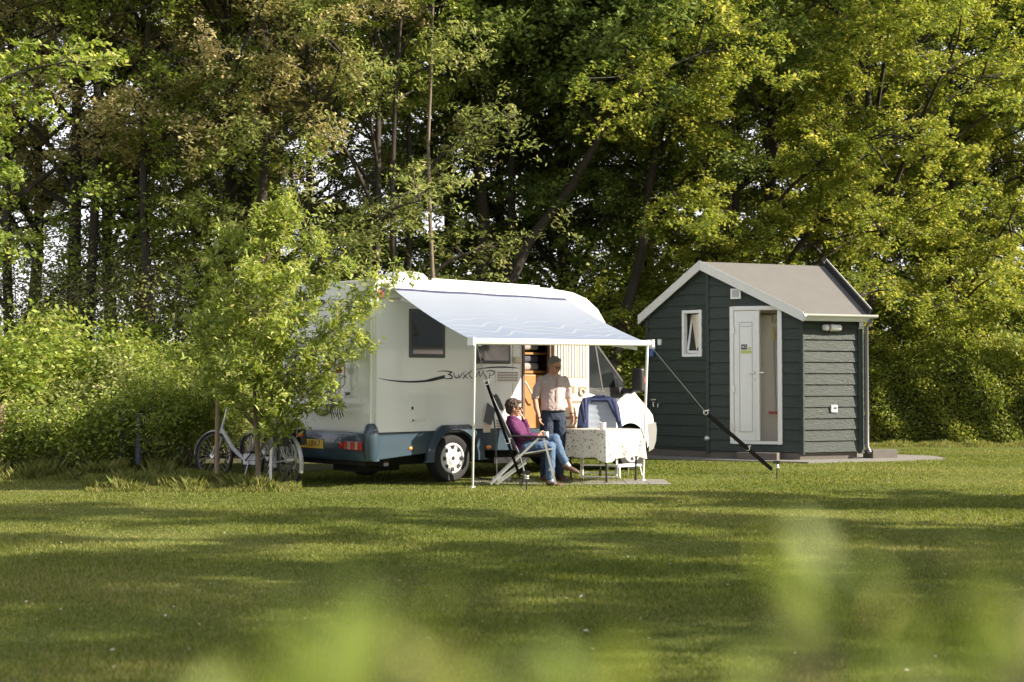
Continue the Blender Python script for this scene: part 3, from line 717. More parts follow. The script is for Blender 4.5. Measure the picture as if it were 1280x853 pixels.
# chassis
b = MB(); b.bx(.12,5.9,.35,WD-.35,.26,.44); b.bx(.3,1.0,.7,1.3,.16,.30); b.bx(2.3,3.0,.15,.7,.22,.40); b.tube([(1.41,.2,.33),(1.41,WD-.2,.33)],.06,8); b.tube([(.2,.6,.30),(4.5,.75,.30)],.03,8)
b.bx(.25,.33,.1,WD-.1,.27,.40); b.bx(.05,.25,.25,1.0,.28,.38); b.build('chassis', M_under, van)
for q_ in ((.9,1.95,.10,.42,.40,.86),(.9,1.95,WD-.42,WD-.10,.40,.86),(4.6,5.6,.2,1.95,.42,.9)):
    b = MB(); b.bx(*q_); b.build('wheel_well', M_under, van)
def wheel(x, y, sgn, dual=False):
    t = empty('wheel', (x,y,.335)); t.parent = van
    ax = (0,sgn,0); b = MB()
    b.lathe((0,0,0),ax,[(.205,-.10),(.215,.085),(.24,.10),(.31,.095),(.332,.07),(.336,.0),(.332,-.08),(.31,-.115),(.24,-.12),(.205,-.10)],40); b.build('tyre', M_rubber, t, smooth=40)
    b = MB(); b.lathe((0,0,0),ax,[(.215,.070),(.210,.098),(.185,.102),(.165,.088),(.095,.098),(.07,.112),(.05,.105),(.001,.108)],40); hub = b.build('hub_cap', M_alloy, t, smooth=35)
    for k in range(8):
        b = MB(); a = 2*math.pi*k/8; c = Vector((math.cos(a),0,math.sin(a))); tt = Vector((-math.sin(a),0,math.cos(a)))
        o_ = Vector((0,sgn*.101,0)); r0,r1 = .125,.178
        p = [c*r0+tt*.018+o_*.97, c*r0-tt*.018+o_*.97, c*r1-tt*.032+o_, c*r1+tt*.032+o_]
        b.prism(p,(0,sgn*.004,0)); b.build('hub_slot', M_black, t)
    b = MB(); b.lathe((0,sgn*.108,0),ax,[(.028,0),(.028,.004),(.001,.005)],16); b.build('hub_badge', M_black, t)
wheel(1.41,.13,-1); wheel(1.41,WD-.13,1); wheel(5.15,.13,-1); wheel(5.15,WD-.13,1)

# cab: side outline lofted across the width
CY = WD/2
def hw(z): return 1.0 if z <= 1.22 else 1.0-(z-1.22)*.11
top = [(4.30,2.06),(4.42,2.03),(4.48,1.99),(4.62,1.86),(4.80,1.69),(5.0,1.50),(5.13,1.38),(5.22,1.34),(5.40,1.28),(5.62,1.19),(5.80,1.08),(5.93,.97),(6.0,.86),(6.03,.74),(6.03,.66)]
ts = [-1,-.985,-.95,-.86,-.7,-.4,0,.4,.7,.86,.95,.985,1]
def cabP(x, z, t, out=0.):
    e = abs(t)**3.2
    nose = max(0,min(1,(x-4.5)/1.3)); dx = .26*e*nose**1.2 + (.05*e if x > 4.35 else 0)
    dz = .05*abs(t)**6 if x > 4.35 else 0
    return Vector((x-dx+out*.7, CY-t*hw(z)*(1+out*.02), z-dz*(1 if x<6 else 0)+out*.7))
b = MB()
b.loft([[cabP(x,z,t) for t in ts] for x,z in top], cap=False, close=False)
for t in (-1,1):
    up = [cabP(x,z,t) for x,z in top if z > 1.25]
    lo = [cabP(x,z,t) for x,z in top if z <= 1.25]
    # belt point
    bp = (cabP(5.40,1.28,t)+cabP(5.62,1.19,t))/2; y = bp.y
    yb = CY-t*hw(1.2)
    bx_ = Vector((3.96,yb,1.22)); tx = Vector((3.96,CY-t*hw(2.06),2.06))
    upx = [tx]+up+[Vector((bp.x,yb,1.22)),bx_]
    b.add(upx, [tuple(range(len(upx)))])
    fa = arch(5.15,.335,.41,0,180,18)
    lo2 = [Vector((bp.x,yb,1.22))]+lo+[Vector((5.66,yb,.66)),Vector((5.60,yb,.40)),Vector((5.56,yb,.335))]+[Vector((x,yb,z)) for x,z in fa]+[Vector((4.70,yb,.40)),Vector((3.96,yb,.40)),bx_]
    b.add(lo2, [tuple(range(len(lo2)))])
b.build('cab', M_white, van, smooth=38)
b = MB(); fx = [(5.62,.70),(6.06,.72),(6.08,.60),(6.06,.42),(6.0,.30),(5.62,.27)]
b.loft([[cabP(x,z,t,.03) for t in ts] for x,z in fx[1:5]], cap=False, close=False)
for t in (-1,1):
    yb = CY-t*1.006; q = [cabP(x,z,t,.03) for x,z in fx[1:5]]; y2 = q[0].y
    b.add([Vector((5.55,y2,.72))]+q+[Vector((5.60,y2,.28)),Vector((5.585,y2,.5))], [tuple(range(7))])
    
b.build('front_bumper', M_bumper, van, smooth=40)
b = MB(); b.bx(4.0,5.95,.3,WD-.3,.3,.6); b.build('engine_tray', M_under, van)
# windscreen and side glass
b = MB(); b.loft([[cabP(x,z,t,.012) for t in (-.9,-.7,-.4,0,.4,.7,.9)] for x,z in top[2:7]], cap=False, close=False); b.build('windscreen', M_glass2, van, smooth=60, fix=False)
b = MB(); b.loft([[cabP(x,z,t,.010) for t in ts] for x,z in ((5.02,1.485),(5.13,1.385),(5.24,1.335),(5.30,1.315))], cap=False, close=False); b.build('wiper_cowl', M_black, van, smooth=60, fix=False)
for t in (-1,1):
    def sy(z, o_=.012): return CY-t*(hw(z)+o_)
    gl = [(3.99,1.96),(4.42,1.96),(4.52,1.86),(4.70,1.69),(4.98,1.40),(5.02,1.31),(4.9,1.27),(4.45,1.265),(3.99,1.33)]
    b = MB(); b.prism([(x,sy(z),z) for x,z in gl],(0,t*.004,0)); g_ = b.build('cab_side_window', M_glass2, van)
    b = MB(); b.bar((4.42,sy(1.96,.016),1.96),(4.50,sy(1.28,.016),1.27),.03,.006,up=(0,1,0)); b.bar((4.98,sy(1.4,.016),1.40),(4.45,sy(1.96,.016),1.97),.035,.006,up=(0,1,0)); b.build('window_bar', M_black, g_)
    b = MB(); dk = [(3.97,1.34),(4.3,1.30),(5.02,1.31),(5.05,1.20),(4.9,1.14),(4.62,1.14),(4.25,1.22),(3.97,1.28)]
    b.prism([(x,sy(z,.014),z) for x,z in dk],(0,t*.003,0)); b.build('belt_moulding', M_black, van)
    # mirror
    b = MB(); y0 = sy(1.3); s_ = -t
    b.tube([(4.98,y0,1.26),(5.0,y0+s_*.16,1.24),(5.0,y0+s_*.26,1.30)],[.045,.035,.04],8,asp=1.3)
    ma = b.build('mirror', M_black, van, smooth=50)
    b = MB(); b.box((5.0,y0+s_*.30,1.42),(.05,.105,.19)); b.build('mirror_head', M_black, ma, bevel=.035, seg=3)
    b = MB(); b.box((5.055,y0+s_*.34,1.42),(.008,.05,.05)); b.build('mirror_lamp', M_orange, ma, bevel=.006)
    b = MB(); b.ell((5.52,sy(1.0,.0)+ (0.03*t),1.03),(.06,.03,.03)); b.build('indicator', M_orange, van, smooth=60)
    for (xa,za,xb,zb2) in ((4.02,1.26,4.02,.5),(5.08,1.18,5.08,.80),(4.9,1.14,5.08,1.18),(4.06,.52,4.72,.50)):
        b = MB(); b.bar((xa,sy(min(za,1.2),.002),za),(xb,sy(min(zb2,1.2),.002),zb2),.008,.003,up=(0,1,0)); b.build('door_seam', M_dgrey, van)
    b = MB(); b.box((4.22,sy(1.1,.012),1.10),(.07,.012,.015)); b.build('door_handle', M_black, van, bevel=.005)
    hl = MB(); hl.ell((5.72,CY-t*.80,.90),(.10,.10,.07)); hl.build('headlight', M_clear, van, smooth=60)
text(van, 'belt_lettering', 'SWAMP', .050, frame_mat((4.42,CY-1.0-.016,1.245),(1,0,0),(0,0,1)), pm('decal_pale',(.16,.16,.16),.5), xs=1.35)
b = MB(); b.bx(6.02,6.05,.55,1.6,.76,.90); b.build('radiator_grille', M_black, van, bevel=.01)
# seen through the doorway
b = MB(); b.add([(D0-.3,.62,.5),(D1+.3,.62,.5),(D1+.3,.62,2.3),(D0-.3,.62,2.3),(D0-.3,.03,.5),(D1+.3,.03,.5),(D1+.3,.03,2.3),(D0-.3,.03,2.3)],[(0,1,2,3),(0,4,7,3),(1,5,6,2),(0,1,5,4),(3,2,6,7)])
b.build('interior_wall', pm('interior_dark',(.10,.06,.035),.7), van)
b = MB(); b.bx(D0-.05,D1+.12,.15,.35,.5,1.50); b.build('wooden_cabinet', M_wood, van, bevel=.01)
b = MB(); b.bx(D0-.05,D1+.12,.18,.60,1.52,1.56); b.bx(D0-.05,D1+.12,.18,.60,1.80,1.83); b.build('shelf', M_wood, van)
for k,(z,m) in enumerate(((1.62,pm('cushion_grey',(.30,.27,.27),.9)),(1.74,pm('cushion_dark',(.07,.07,.10),.9)),(1.92,pm('cushion_grey',(.30,.27,.27),.9)))):
    b = MB(); b.box((3.0,.30,z),(.27,.09,.055)); b.build('folded_blanket', m, van, bevel=.04, seg=3)
b = MB(); b.tube([(2.80,.06,1.42),(2.86,.06,1.36),(3.04,.06,1.12),(3.08,.08,1.10)],.014,8); b.build('grab_rail', M_cream, van, smooth=60)
b = MB()
for x in (D0-.012, D1+.012): b.bx(x-.02,x+.02,-.022,.04,DB-.04,DT+.04)
b.bx(D0-.03,D1+.03,-.02,.04,DT,DT+.04); b.bx(D0-.03,D1+.03,-.03,.05,DB-.06,DB-.01); b.build('door_frame', pm('door_frame_brown',(.12,.065,.05),.5), van)
# open side door swung round on its front hinges, inner side showing
dr = empty('side_door', (D1+.05,-.02,0), -R(14)); dr.parent = van
b = MB(); b.bx(0,.62,-.045,0,.58,2.06); b.build('door_leaf', M_cream, dr, bevel=.02)
b = MB()
for k in range(11): b.bx(.06+k*.048,.06+k*.048+.036,-.058,-.046,1.46,2.02)
b.build('pleated_blind', pm('blind_cream',(.66,.60,.54),.7), dr, bevel=.006)
b = MB(); b.bx(.03,.60,-.07,-.044,.64,1.43); b.build('moulded_panel', M_cream, dr, bevel=.03, seg=3)
for q_ in ((.26,.34,1.22,1.33),(.40,.55,1.27,1.32),(.30,.50,1.08,1.11),(.12,.50,.84,.88),(.12,.50,.70,.73)):
    b = MB(); b.bx(q_[0],q_[1],-.075,-.066,q_[2],q_[3]); b.build('door_pocket', pm('pocket_shade',(.30,.20,.11),.6), dr, bevel=.01)
b = MB(); b.ring((.47,-.085,1.24),(0,1,0),.045,.012,18,6); b.build('door_handle', M_cream, dr, smooth=50)

# awning
TZ0, TZ1 = 1.895, 1.935; AW = 1.74; A0, A1 = vu(484), vu(700); 
aw = MB(); aw.tube([(A0-.06,-.05,2.66),(A1+.05,-.05,2.66)],.055,12); awn = aw.build('awning', M_white, van, smooth=40)
b = MB(); nx, ny = 40, 24; vs_ = []
for j in range(ny+1):
    t = j/ny
    for i in range(nx+1):
        s_ = i/nx; z = 2.66*(1-t)+(TZ0*(1-s_)+TZ1*s_)*t; sag = -.05*math.sin(math.pi*t)*(1-.3*math.sin(math.pi*s_))
        vs_.append((A0+(A1-A0)*s_, -.06-(AW-.06)*t, z+sag+.004*math.sin(s_*19+t*3)))
b.add(vs_, [(j*(nx+1)+i,j*(nx+1)+i+1,(j+1)*(nx+1)+i+1,(j+1)*(nx+1)+i) for j in range(ny) for i in range(nx)])
def awn_mat():
    m, nt, out = nodes_of('awning_cloth'); N = nt.nodes; L = nt.links
    tc = N.new('ShaderNodeTexCoord'); sp = N.new('ShaderNodeSeparateXYZ'); L.new(tc.outputs['Object'], sp.inputs[0])
    def mth(op, a, b_=None, c=None):
        x = N.new('ShaderNodeMath'); x.operation = op
        for i, q in enumerate((a,b_,c)):
            if q is None: continue
            if isinstance(q,(int,float)): x.inputs[i].default_value = q
            else: L.new(q, x.inputs[i])
        return x.outputs[0]
    X, Y = sp.outputs[0], sp.outputs[1]
    nz = N.new('ShaderNodeTexNoise'); nz.inputs['Scale'].default_value = 1.3; L.new(tc.outputs['Object'], nz.inputs[0])
    ph = mth('ADD', mth('MULTIPLY', mth('SINE', mth('MULTIPLY', X, 9.0)), .035), mth('MULTIPLY', mth('SINE', mth('ADD', mth('MULTIPLY', X, 4.3), mth('MULTIPLY', Y, 6.))), .05))
    yy = mth('ADD', Y, ph); yy = mth('ADD', yy, mth('MULTIPLY', nz.outputs[0], .25))
    ban = mth('SINE', mth('MULTIPLY', yy, 42.))
    r = N.new('ShaderNodeMapRange'); r.inputs[1].default_value = .80; r.inputs[2].default_value = 1.; L.new(ban, r.inputs[0])
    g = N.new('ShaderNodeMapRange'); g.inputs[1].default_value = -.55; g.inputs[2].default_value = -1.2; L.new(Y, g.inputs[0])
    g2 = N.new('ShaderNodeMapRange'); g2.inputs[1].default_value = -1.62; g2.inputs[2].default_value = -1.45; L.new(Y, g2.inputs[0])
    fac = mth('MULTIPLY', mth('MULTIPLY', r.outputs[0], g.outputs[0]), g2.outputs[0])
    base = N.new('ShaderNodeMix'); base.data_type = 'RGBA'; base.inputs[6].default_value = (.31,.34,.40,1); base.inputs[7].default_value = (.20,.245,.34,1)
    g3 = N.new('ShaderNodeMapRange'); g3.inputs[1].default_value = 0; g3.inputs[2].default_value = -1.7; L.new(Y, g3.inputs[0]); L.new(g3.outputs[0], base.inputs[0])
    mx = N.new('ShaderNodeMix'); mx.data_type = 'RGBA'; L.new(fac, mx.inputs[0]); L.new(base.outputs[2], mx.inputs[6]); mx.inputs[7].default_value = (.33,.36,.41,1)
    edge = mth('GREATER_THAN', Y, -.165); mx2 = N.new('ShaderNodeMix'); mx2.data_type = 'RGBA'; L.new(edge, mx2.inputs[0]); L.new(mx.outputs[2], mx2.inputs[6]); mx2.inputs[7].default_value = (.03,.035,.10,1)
    b_ = N.new('ShaderNodeBsdfPrincipled'); b_.inputs['Roughness'].default_value = .6; L.new(mx2.outputs[2], b_.inputs['Base Color'])
    t = N.new('ShaderNodeBsdfTranslucent'); L.new(mx2.outputs[2], t.inputs[0]); ms = N.new('ShaderNodeMixShader'); ms.inputs[0].default_value = .22
    L.new(b_.outputs[0], ms.inputs[1]); L.new(t.outputs[0], ms.inputs[2]); L.new(ms.outputs[0], out.inputs[0]); return m
b.build('cloth', awn_mat(), awn, smooth=60)
b = MB(); b.tube([(A0-.05,-AW,TZ0),(A1+.05,-AW,TZ1)],.042,14,asp=1.); b.box((A0-.05,-AW,TZ0),(.02,.055,.05)); b.box((A1+.05,-AW,TZ1),(.02,.055,.05)); b.build('front_rail', M_white, awn, smooth=40)
b = MB(); b.bar((A0+.05,-AW-.045,TZ0+.0),(A0+.14,-AW-.045,TZ0),.004,.014); b.build('maker_mark', M_trim, awn)
for x,z,fp in ((A0+.0,TZ0,G(591,610)),(A1-.02,TZ1,G(803.5,601.5))):
    lf = Matrix.Rotation(-VA,3,'Z')@(fp-VC)
    b = MB(); b.tube([(x,-AW,z-.03),((x+lf.x)/2,(-AW+lf.y)/2,z/2),(lf.x,lf.y,0.0)],[.019,.015,.013],8); b.box((lf.x,lf.y,.012),(.03,.02,.012)); b.build('awning_pole', M_walu, awn, smooth=50)
    # folding arm under the cloth
for x0,x1 in ((A0+.15,A0+1.25),(A1-.15,A1-1.25)):
    b = MB(); b.bar((x0,-.1,2.50),(x1,-.9,2.08),.04,.05); b.bar((x1,-.9,2.08),(x0,-AW+.08,1.86),.035,.045); b.build('folding_arm', M_walu, awn)

# storm straps and their pegs
def strap(t0, t1, t2, peg, label_s, label_p, wd=.060):
    M_web = pm('webbing', (.005,.005,.005), 1., spec=.0); e = empty('storm_strap', (t2.x,t2.y,0), 0, label_s, 'strap'); o_ = Vector((t2.x,t2.y,0))
    b = MB(); b.tube([t0-o_, t1-o_], .005, 5); b.build('rope', pm('rope_grey',(.10,.10,.105),.9), e)
    b = MB(); b.bar(t1-o_, t2-o_, wd, .014, up=(0,-1,.3)); b.build('webbing', M_web, e)
    d = (t2-t1).normalized()
    for k in (0,.62):
        b = MB(); c = t1.lerp(t2,k)-o_; b.ring(c,(0,1,0),.030,.007,14,6); b.bar(c-Vector((.04,0,-.02)),c+Vector((.05,0,.04)),.014); b.build('buckle', M_alu, e)
    pg = empty('ground_peg', (peg.x,peg.y,0), 0, label_p, 'peg')
    b = MB(); b.tube([(0,0,-.02),(0.01,0,.20),(.0,0,.25)],.009,6); b.tube([(-.07,0,.05),(-.02,0,.01),(.01,0,.0)],.007,6); b.box((0,0,.235),(.045,.02,.02)); b.build('spike', M_black, pg)
    b = MB(); b.ring((0,0,.19),(0,0,1),.03,.008,12,6); b.ring((0,0,.16),(0,0,1),.03,.008,12,6); b.build('spring', M_alu, pg)
def vw(x,y,z): return Matrix.Rotation(VA,3,'Z')@Vector((x,y,z))+VC
pR = G(964,589,.02); 
strap(vw(A1+.03,-AW,TZ1-.03), W(882,516,19.9), Vector((pR.x,pR.y,.05)), G(970,598), 'black webbing strap slanting across the cabin front down to the lawn', 'black ground peg in the lawn in front of the cabin step')
pL = G(653,609); 
strap(vw(A0+.03,-AW,TZ0-.03), W(608,478,17.25), W(650,596,17.6), G(658,613.5), 'black webbing strap slanting down past the back of the seated woman\'s chair', 'black ground peg with a silver spring beside the seated woman\'s chair', .035)
# power cable
b = MB(); pc = vw(vu(609),-.12,.98); c_ = [pc, pc+Vector((.04,-.05,-.3)), Vector((pc.x+.05,pc.y-.12,.3)), Vector((pc.x+.06,pc.y-.15,.02)), Vector((pc.x-.3,pc.y+.4,.02))]
tag(b.tube(c_, .012, 6).build('power_cable', M_dgrey, smooth=60), 'grey power cable hanging from the blue skirted motorhome side to the grass', 'cable')

# ---------------------------------------------------------------- cabin
CA = math.atan2(.358,.934); CB = Vector((3.53,24.49,0))
cab = empty('wash_cabin', CB, CA, 'dark green weatherboarded cabin with white door, white fascia and grey felt roof', 'cabin')
def rz(y): return 3.52-.725*abs(y)
def clip(poly, f):                            # keep f(p) >= 0
    out = []
    for i in range(len(poly)):
        a, c = poly[i], poly[(i+1)%len(poly)]; fa, fc = f(a), f(c)
        if fa >= 0: out.append(a)
        if (fa >= 0) != (fc >= 0):
            t = fa/(fa-fc); out.append((a[0]+(c[0]-a[0])*t, a[1]+(c[1]-a[1])*t))
    return out
def wall(name, p0, p1, holes=(), z0=.16, bh=.198, shift=0., parent=cab, mat=M_shed):
    p0 = Vector((*p0,0)); p1 = Vector((*p1,0)); e = (p1-p0); Ln = e.length; e.normalize(); nrm = Vector((e.y,-e.x,0))
    t0, t1 = rz(p0.y)-.03, rz(p1.y)-.03
    T = lambda s: t0+(t1-t0)*s/Ln
    b = MB(); row = 0; zz = z0+shift-bh
    while zz < 3.6:
        za, zb_ = max(zz,z0), zz+bh
        if zb_ > z0+.005:
            segs = [(0,Ln,za,zb_)]
            for (h0,h1,g0,g1) in holes:
                ns = []
                for (a,c,d,f) in segs:
                    if h1 <= a or h0 >= c or g1 <= d or g0 >= f: ns.append((a,c,d,f)); continue
                    if h0 > a: ns.append((a,h0,d,f))
                    if h1 < c: ns.append((h1,c,d,f))
                    if g0 > d: ns.append((max(a,h0),min(c,h1),d,g0))
                    if g1 < f: ns.append((max(a,h0),min(c,h1),g1,f))
                segs = ns
            jit = random.uniform(-.003,.003)
            for (a,c,d,f) in segs:
                pl = clip([(a,d),(c,d),(c,f),(a,f)], lambda q: T(q[0])-q[1])
                if len(pl) < 3: continue
                off = lambda z: .030-.024*(z-zz)/bh+jit
                vo = [p0+e*s+nrm*off(z)+Vector((0,0,z)) for s,z in pl]; vi = [p0+e*s-nrm*.03+Vector((0,0,z)) for s,z in pl]
                k = len(pl); b.add(vo+vi, [tuple(range(k))]+[(i,(i+1)%k,k+(i+1)%k,k+i) for i in range(k)])
        zz += bh
    o = b.build(name, mat, parent, fix=False)
    return p0, e, nrm, o
random.seed(5)
A_,B_,K_,M_,N_ = (-.6,1.2),(0,0),(1.2,-1.2),(2.42,-1.2),(2.42,1.2)
# local wall coordinates from photo columns
def solve(p0w, ew, px): a = (px-640)/F; return (p0w.y*a-p0w.x)/(ew.x-a*ew.y)
rotC = Matrix.Rotation(CA,3,'Z')
def wl(p): return rotC@Vector((*p,0))+CB
def wallpx(p0, p1, px, py=None):
    a = wl(p0); e = (wl(p1)-a).normalized(); s = solve(a,e,px)
    if py is None: return s
    return s, HC-(py-HOR)/F*(a.y+e.y*s)
d0 = wallpx(B_,K_,913); d1 = wallpx(B_,K_,978); dz1 = wallpx(B_,K_,945,383)[1]; dz0 = wallpx(B_,K_,945,555)[1]
w0 = wallpx(A_,B_,854); w1 = wallpx(A_,B_,878.5); wz1 = wallpx(A_,B_,866,388)[1]; wz0 = wallpx(A_,B_,866,446)[1]
wa = wall('left_wall', A_, B_, [(w0,w1,wz0,wz1)], shift=.05)
wb = wall('front_wall', B_, K_, [(d0,d1,dz0,dz1)])
wc = wall('right_wall', K_, M_)
wall('rear_wall', M_, N_); wall('far_wall', N_, A_)
def on(wl_, s, z, o): p0,e,n,_ = wl_; return p0+e*s+n*o+Vector((0,0,z))
def wbox(wl_, s0,s1,z0,z1,o0,o1, b):
    P = [on(wl_,s,z,o) for s in (s0,s1) for o in (o0,o1) for z in (z0,z1)]
    return b.add(P, [(0,1,3,2),(4,6,7,5),(0,4,5,1),(2,3,7,6),(0,2,6,4),(1,5,7,3)])
b = MB()
wbox(wb,-.03,.03,.12,3.42,0,.045,b); wbox(wb,1.66,1.72,.12,2.66,.0,.045,b); wbox(wc,-.03,.015,.12,2.66,.0,.04,b); wbox(wc,1.14,1.25,.12,2.66,.0,.04,b); wbox(wa,-.03,.03,.12,2.62,0,.04,b)
b.build('corner_post', M_shed, cab)
# roof
th = .06
def roofz(y): return 3.555-.725*abs(y)
right = [(-.16,0),(1.15,-1.33),(2.47,-1.33),(2.47,0)]; left = [(-.16,0),(-.75,1.30),(2.47,1.30),(2.47,0)]
b = MB()
for pl in (right,left): b.prism([(x,y,roofz(y)-th) for x,y in pl],(0,0,th))
b.build('roof', M_felt, cab)
b = MB()                                       # verge upstand on the far gable
b.bar((2.50,0,3.59),(2.50,-1.36,3.59-.725*1.36),.05,.17,up=(0,0,1)); b.bar((2.50,0,3.59),(2.50,1.36,3.59-.725*1.36),.05,.17,up=(0,0,1)); b.build('verge', pm('verge_dark',(.02,.022,.025),.7), cab)
b = MB(); b.bar((2.52,0,3.69),(2.52,-1.38,3.69-.725*1.38),.010,.010); b.bar((2.52,0,3.69),(2.52,1.38,3.69-.725*1.38),.010,.010); b.build('verge_cap', M_fascia, cab)
def fascia(p, q, w=.17, out=.02):
    p = Vector(p); q = Vector(q); d = Vector((q.x-p.x,q.y-p.y,0)).normalized(); nn = Vector((d.y,-d.x,0))
    zp, zq = roofz(p.y)+.02, roofz(q.y)+.02
    P = []
    for o_ in (0,out):
        P += [Vector((p.x,p.y,zp))+nn*o_, Vector((q.x,q.y,zq))+nn*o_, Vector((q.x,q.y,zq-w))+nn*o_, Vector((p.x,p.y,zp-w))+nn*o_]
    return P
for p,q in (((-.75,1.30),(-.16,0)),((-.16,0),(1.15,-1.33))):
    b = MB(); P = fascia(p,q); b.add(P, [(0,1,2,3),(7,6,5,4),(0,4,5,1),(1,5,6,2),(2,6,7,3),(3,7,4,0)]); b.build('fascia', M_fascia, cab)
b = MB(); b.bx(1.14,2.52,-1.38,-1.335,2.455,2.575); b.build('fascia', M_fascia, cab)
b = MB(); gx0,gx1 = 1.10,2.56
b.loft([[Vector((x,-1.38-.10+.055*math.cos(a)*1.0,2.58+.055*math.sin(a)-.01)) for a in [R(180+180*k/8) for k in range(9)]]+[Vector((x,-1.38-.10+.045*math.cos(a),2.58+.045*math.sin(a)-.01)) for a in [R(360-180*k/8) for k in range(9)]] for x in (gx0,gx1)]); b.build('gutter', M_fascia, cab, smooth=40)
b = MB(); b.tube([(2.50,-1.44,2.53),(2.48,-1.40,2.46),(2.465,-1.30,2.36),(2.465,-1.30,.25),(2.48,-1.36,.14)],.035,10); b.build('downpipe', pm('pvc_grey',(.16,.155,.165),.4), cab, smooth=50)
# door frame, leaf, inside
b = MB(); fw = .07
wbox(wb,d0,d0+fw,dz0,dz1,-.06,.05,b); wbox(wb,d1-fw,d1,dz0,dz1,-.06,.05,b); wbox(wb,d0+fw,d1-fw,dz1-fw,dz1,-.06,.05,b); wbox(wb,d0+fw,d1-fw,dz0,dz0+.05,-.06,.05,b); b.build('door_frame', M_pvc, cab, bevel=.006)
sm = wallpx(B_,K_,947.5)
df = MB(); wbox(wb,d0+fw+.004,sm-.03,dz0+.055,dz1-fw-.005,-.03,.028,df); lf_ = df.build('door', M_pvc, cab, bevel=.006)
b = MB(); q0,q1 = d0+fw+.10, sm-.09
for (a,c,e1,e2) in ((q0,q0+.012,dz0+.22,dz1-.28),(q1-.012,q1,dz0+.22,dz1-.28),(q0,q1,dz1-.29,dz1-.275),(q0,q1,dz0+.21,dz0+.225),(q0,q1,dz1-.36,dz1-.345)): wbox(wb,a,c,e1,e2,.028,.036,b)
b.build('moulding', pm('pvc_shade',(.50,.50,.49),.4), lf_)
b = MB(); wbox(wb,sm-.03,sm+.035,dz0+.055,dz1-fw-.005,-.05,.055,b); b.build('door_edge_post', M_pvc, cab, bevel=.008)
hz = wallpx(B_,K_,945,466)[1]
b = MB(); wbox(wb,sm-.16,sm-.05,hz-.012,hz+.012,.06,.075,b); wbox(wb,sm-.07,sm-.05,hz-.012,hz+.012,.03,.07,b); wbox(wb,sm+.04,sm+.12,hz-.012,hz+.012,.06,.075,b); wbox(wb,sm-.06,sm-.045,hz-.14,hz-.10,.03,.045,b); b.build('door_handle', M_alu, lf_)
b = MB()
for z in (dz1-.42,(dz0+dz1)/2-.25,dz0+.3): b = MB(); wbox(wb,d0+.045,d0+.085,z-.06,z+.06,.05,.065,b); b.build('hinge', M_alu, lf_)
sg = wallpx(B_,K_,931,434)
b = MB(); wbox(wb,sg[0]-.055,sg[0]+.05,sg[1]-.045,sg[1]+.045,.029,.034,b); s1 = b.build('door_sign', M_black, lf_)
p = on(wb,sg[0]-.002,sg[1],.0352); en = wb[1]
text(s1,'sign_lettering','4C2',.062, frame_mat(p,en,(0,0,1)), M_pvc, extrude=.0008, xs=.8, bold=.001)
b = MB(); wbox(wb,sg[0]-.06,sg[0]+.13,sg[1]-.115,sg[1]-.06,.029,.033,b); wbox(wb,sg[0]+.07,sg[0]+.12,sg[1]-.05,sg[1]-.005,.029,.033,b); b.build('sticker', pm('sticker_lime',(.52,.55,.16),.5), lf_)
# lining of the room seen through the open half
b = MB(); x0,x1,y0,y1 = .75,2.40,-1.05,.9
P = [(.42,-.20),(1.17,-.95),(2.35,-1.1),(2.35,.9),(.0,.9),(-.1,.25)]
nP = len(P); vs_ = [(x,y,.30) for x,y in P]+[(x,y,2.62) for x,y in P]
b.add(vs_, [(i,(i+1)%nP,nP+(i+1)%nP,nP+i) for i in range(1,nP)]+[tuple(range(nP,2*nP))]); b.build('room_lining', M_shedin, cab, fix=False)
b = MB(); b.add([(x,y,.302) for x,y in P],[tuple(range(nP))]); b.build('room_floor', pm('room_floor',(.12,.12,.12),.6), cab, fix=False)
# partition just behind the opening, where the squeegee leans
b = MB(); wbox(wb,.55,1.75,.305,2.6,-.42,-.38,b); b.build('partition', M_shedin, cab)
# window tilted inwards
b = MB(); f2 = .055
wbox(wa,w0,w0+f2,wz0,wz1,-.05,.045,b); wbox(wa,w1-f2,w1,wz0,wz1,-.05,.045,b); wbox(wa,w0+f2,w1-f2,wz1-f2,wz1,-.05,.045,b); wbox(wa,w0+f2,w1-f2,wz0,wz0+f2,-.05,.045,b); wf = b.build('window', M_pvc, cab, bevel=.006)
b = MB(); i0,i1,j0,j1 = w0+f2+.01,w1-f2-.01,wz0+f2+.01,wz1-f2-.01; tl = .16
def tb(s0,s1,z0,z1,mb,th_=.02):
    P = []
    for s in (s0,s1):
        for o_ in (0,th_):
            for z in (z0,z1): P.append(on(wa,s,z,-.01-tl*(z-j0)/(j1-j0)-o_))
    mb.add(P, [(0,1,3,2),(4,6,7,5),(0,4,5,1),(2,3,7,6),(0,2,6,4),(1,5,7,3)])
tb(i0,i0+.045,j0,j1,b); tb(i1-.045,i1,j0,j1,b); tb(i0,i1,j1-.045,j1,b); tb(i0,i1,j0,j0+.045,b); b.build('sash', M_pvc, wf, bevel=.004)
b = MB(); tb(i0+.045,i1-.045,j0+.045,j1-.045,b,.008); b.build('pane', M_glass, wf)
b = MB(); wbox(wa,w0,w1,wz0,wz1,-.30,-.28,b); b.build('window_reveal', pm('reveal_dark',(.05,.045,.04),.8), wf)
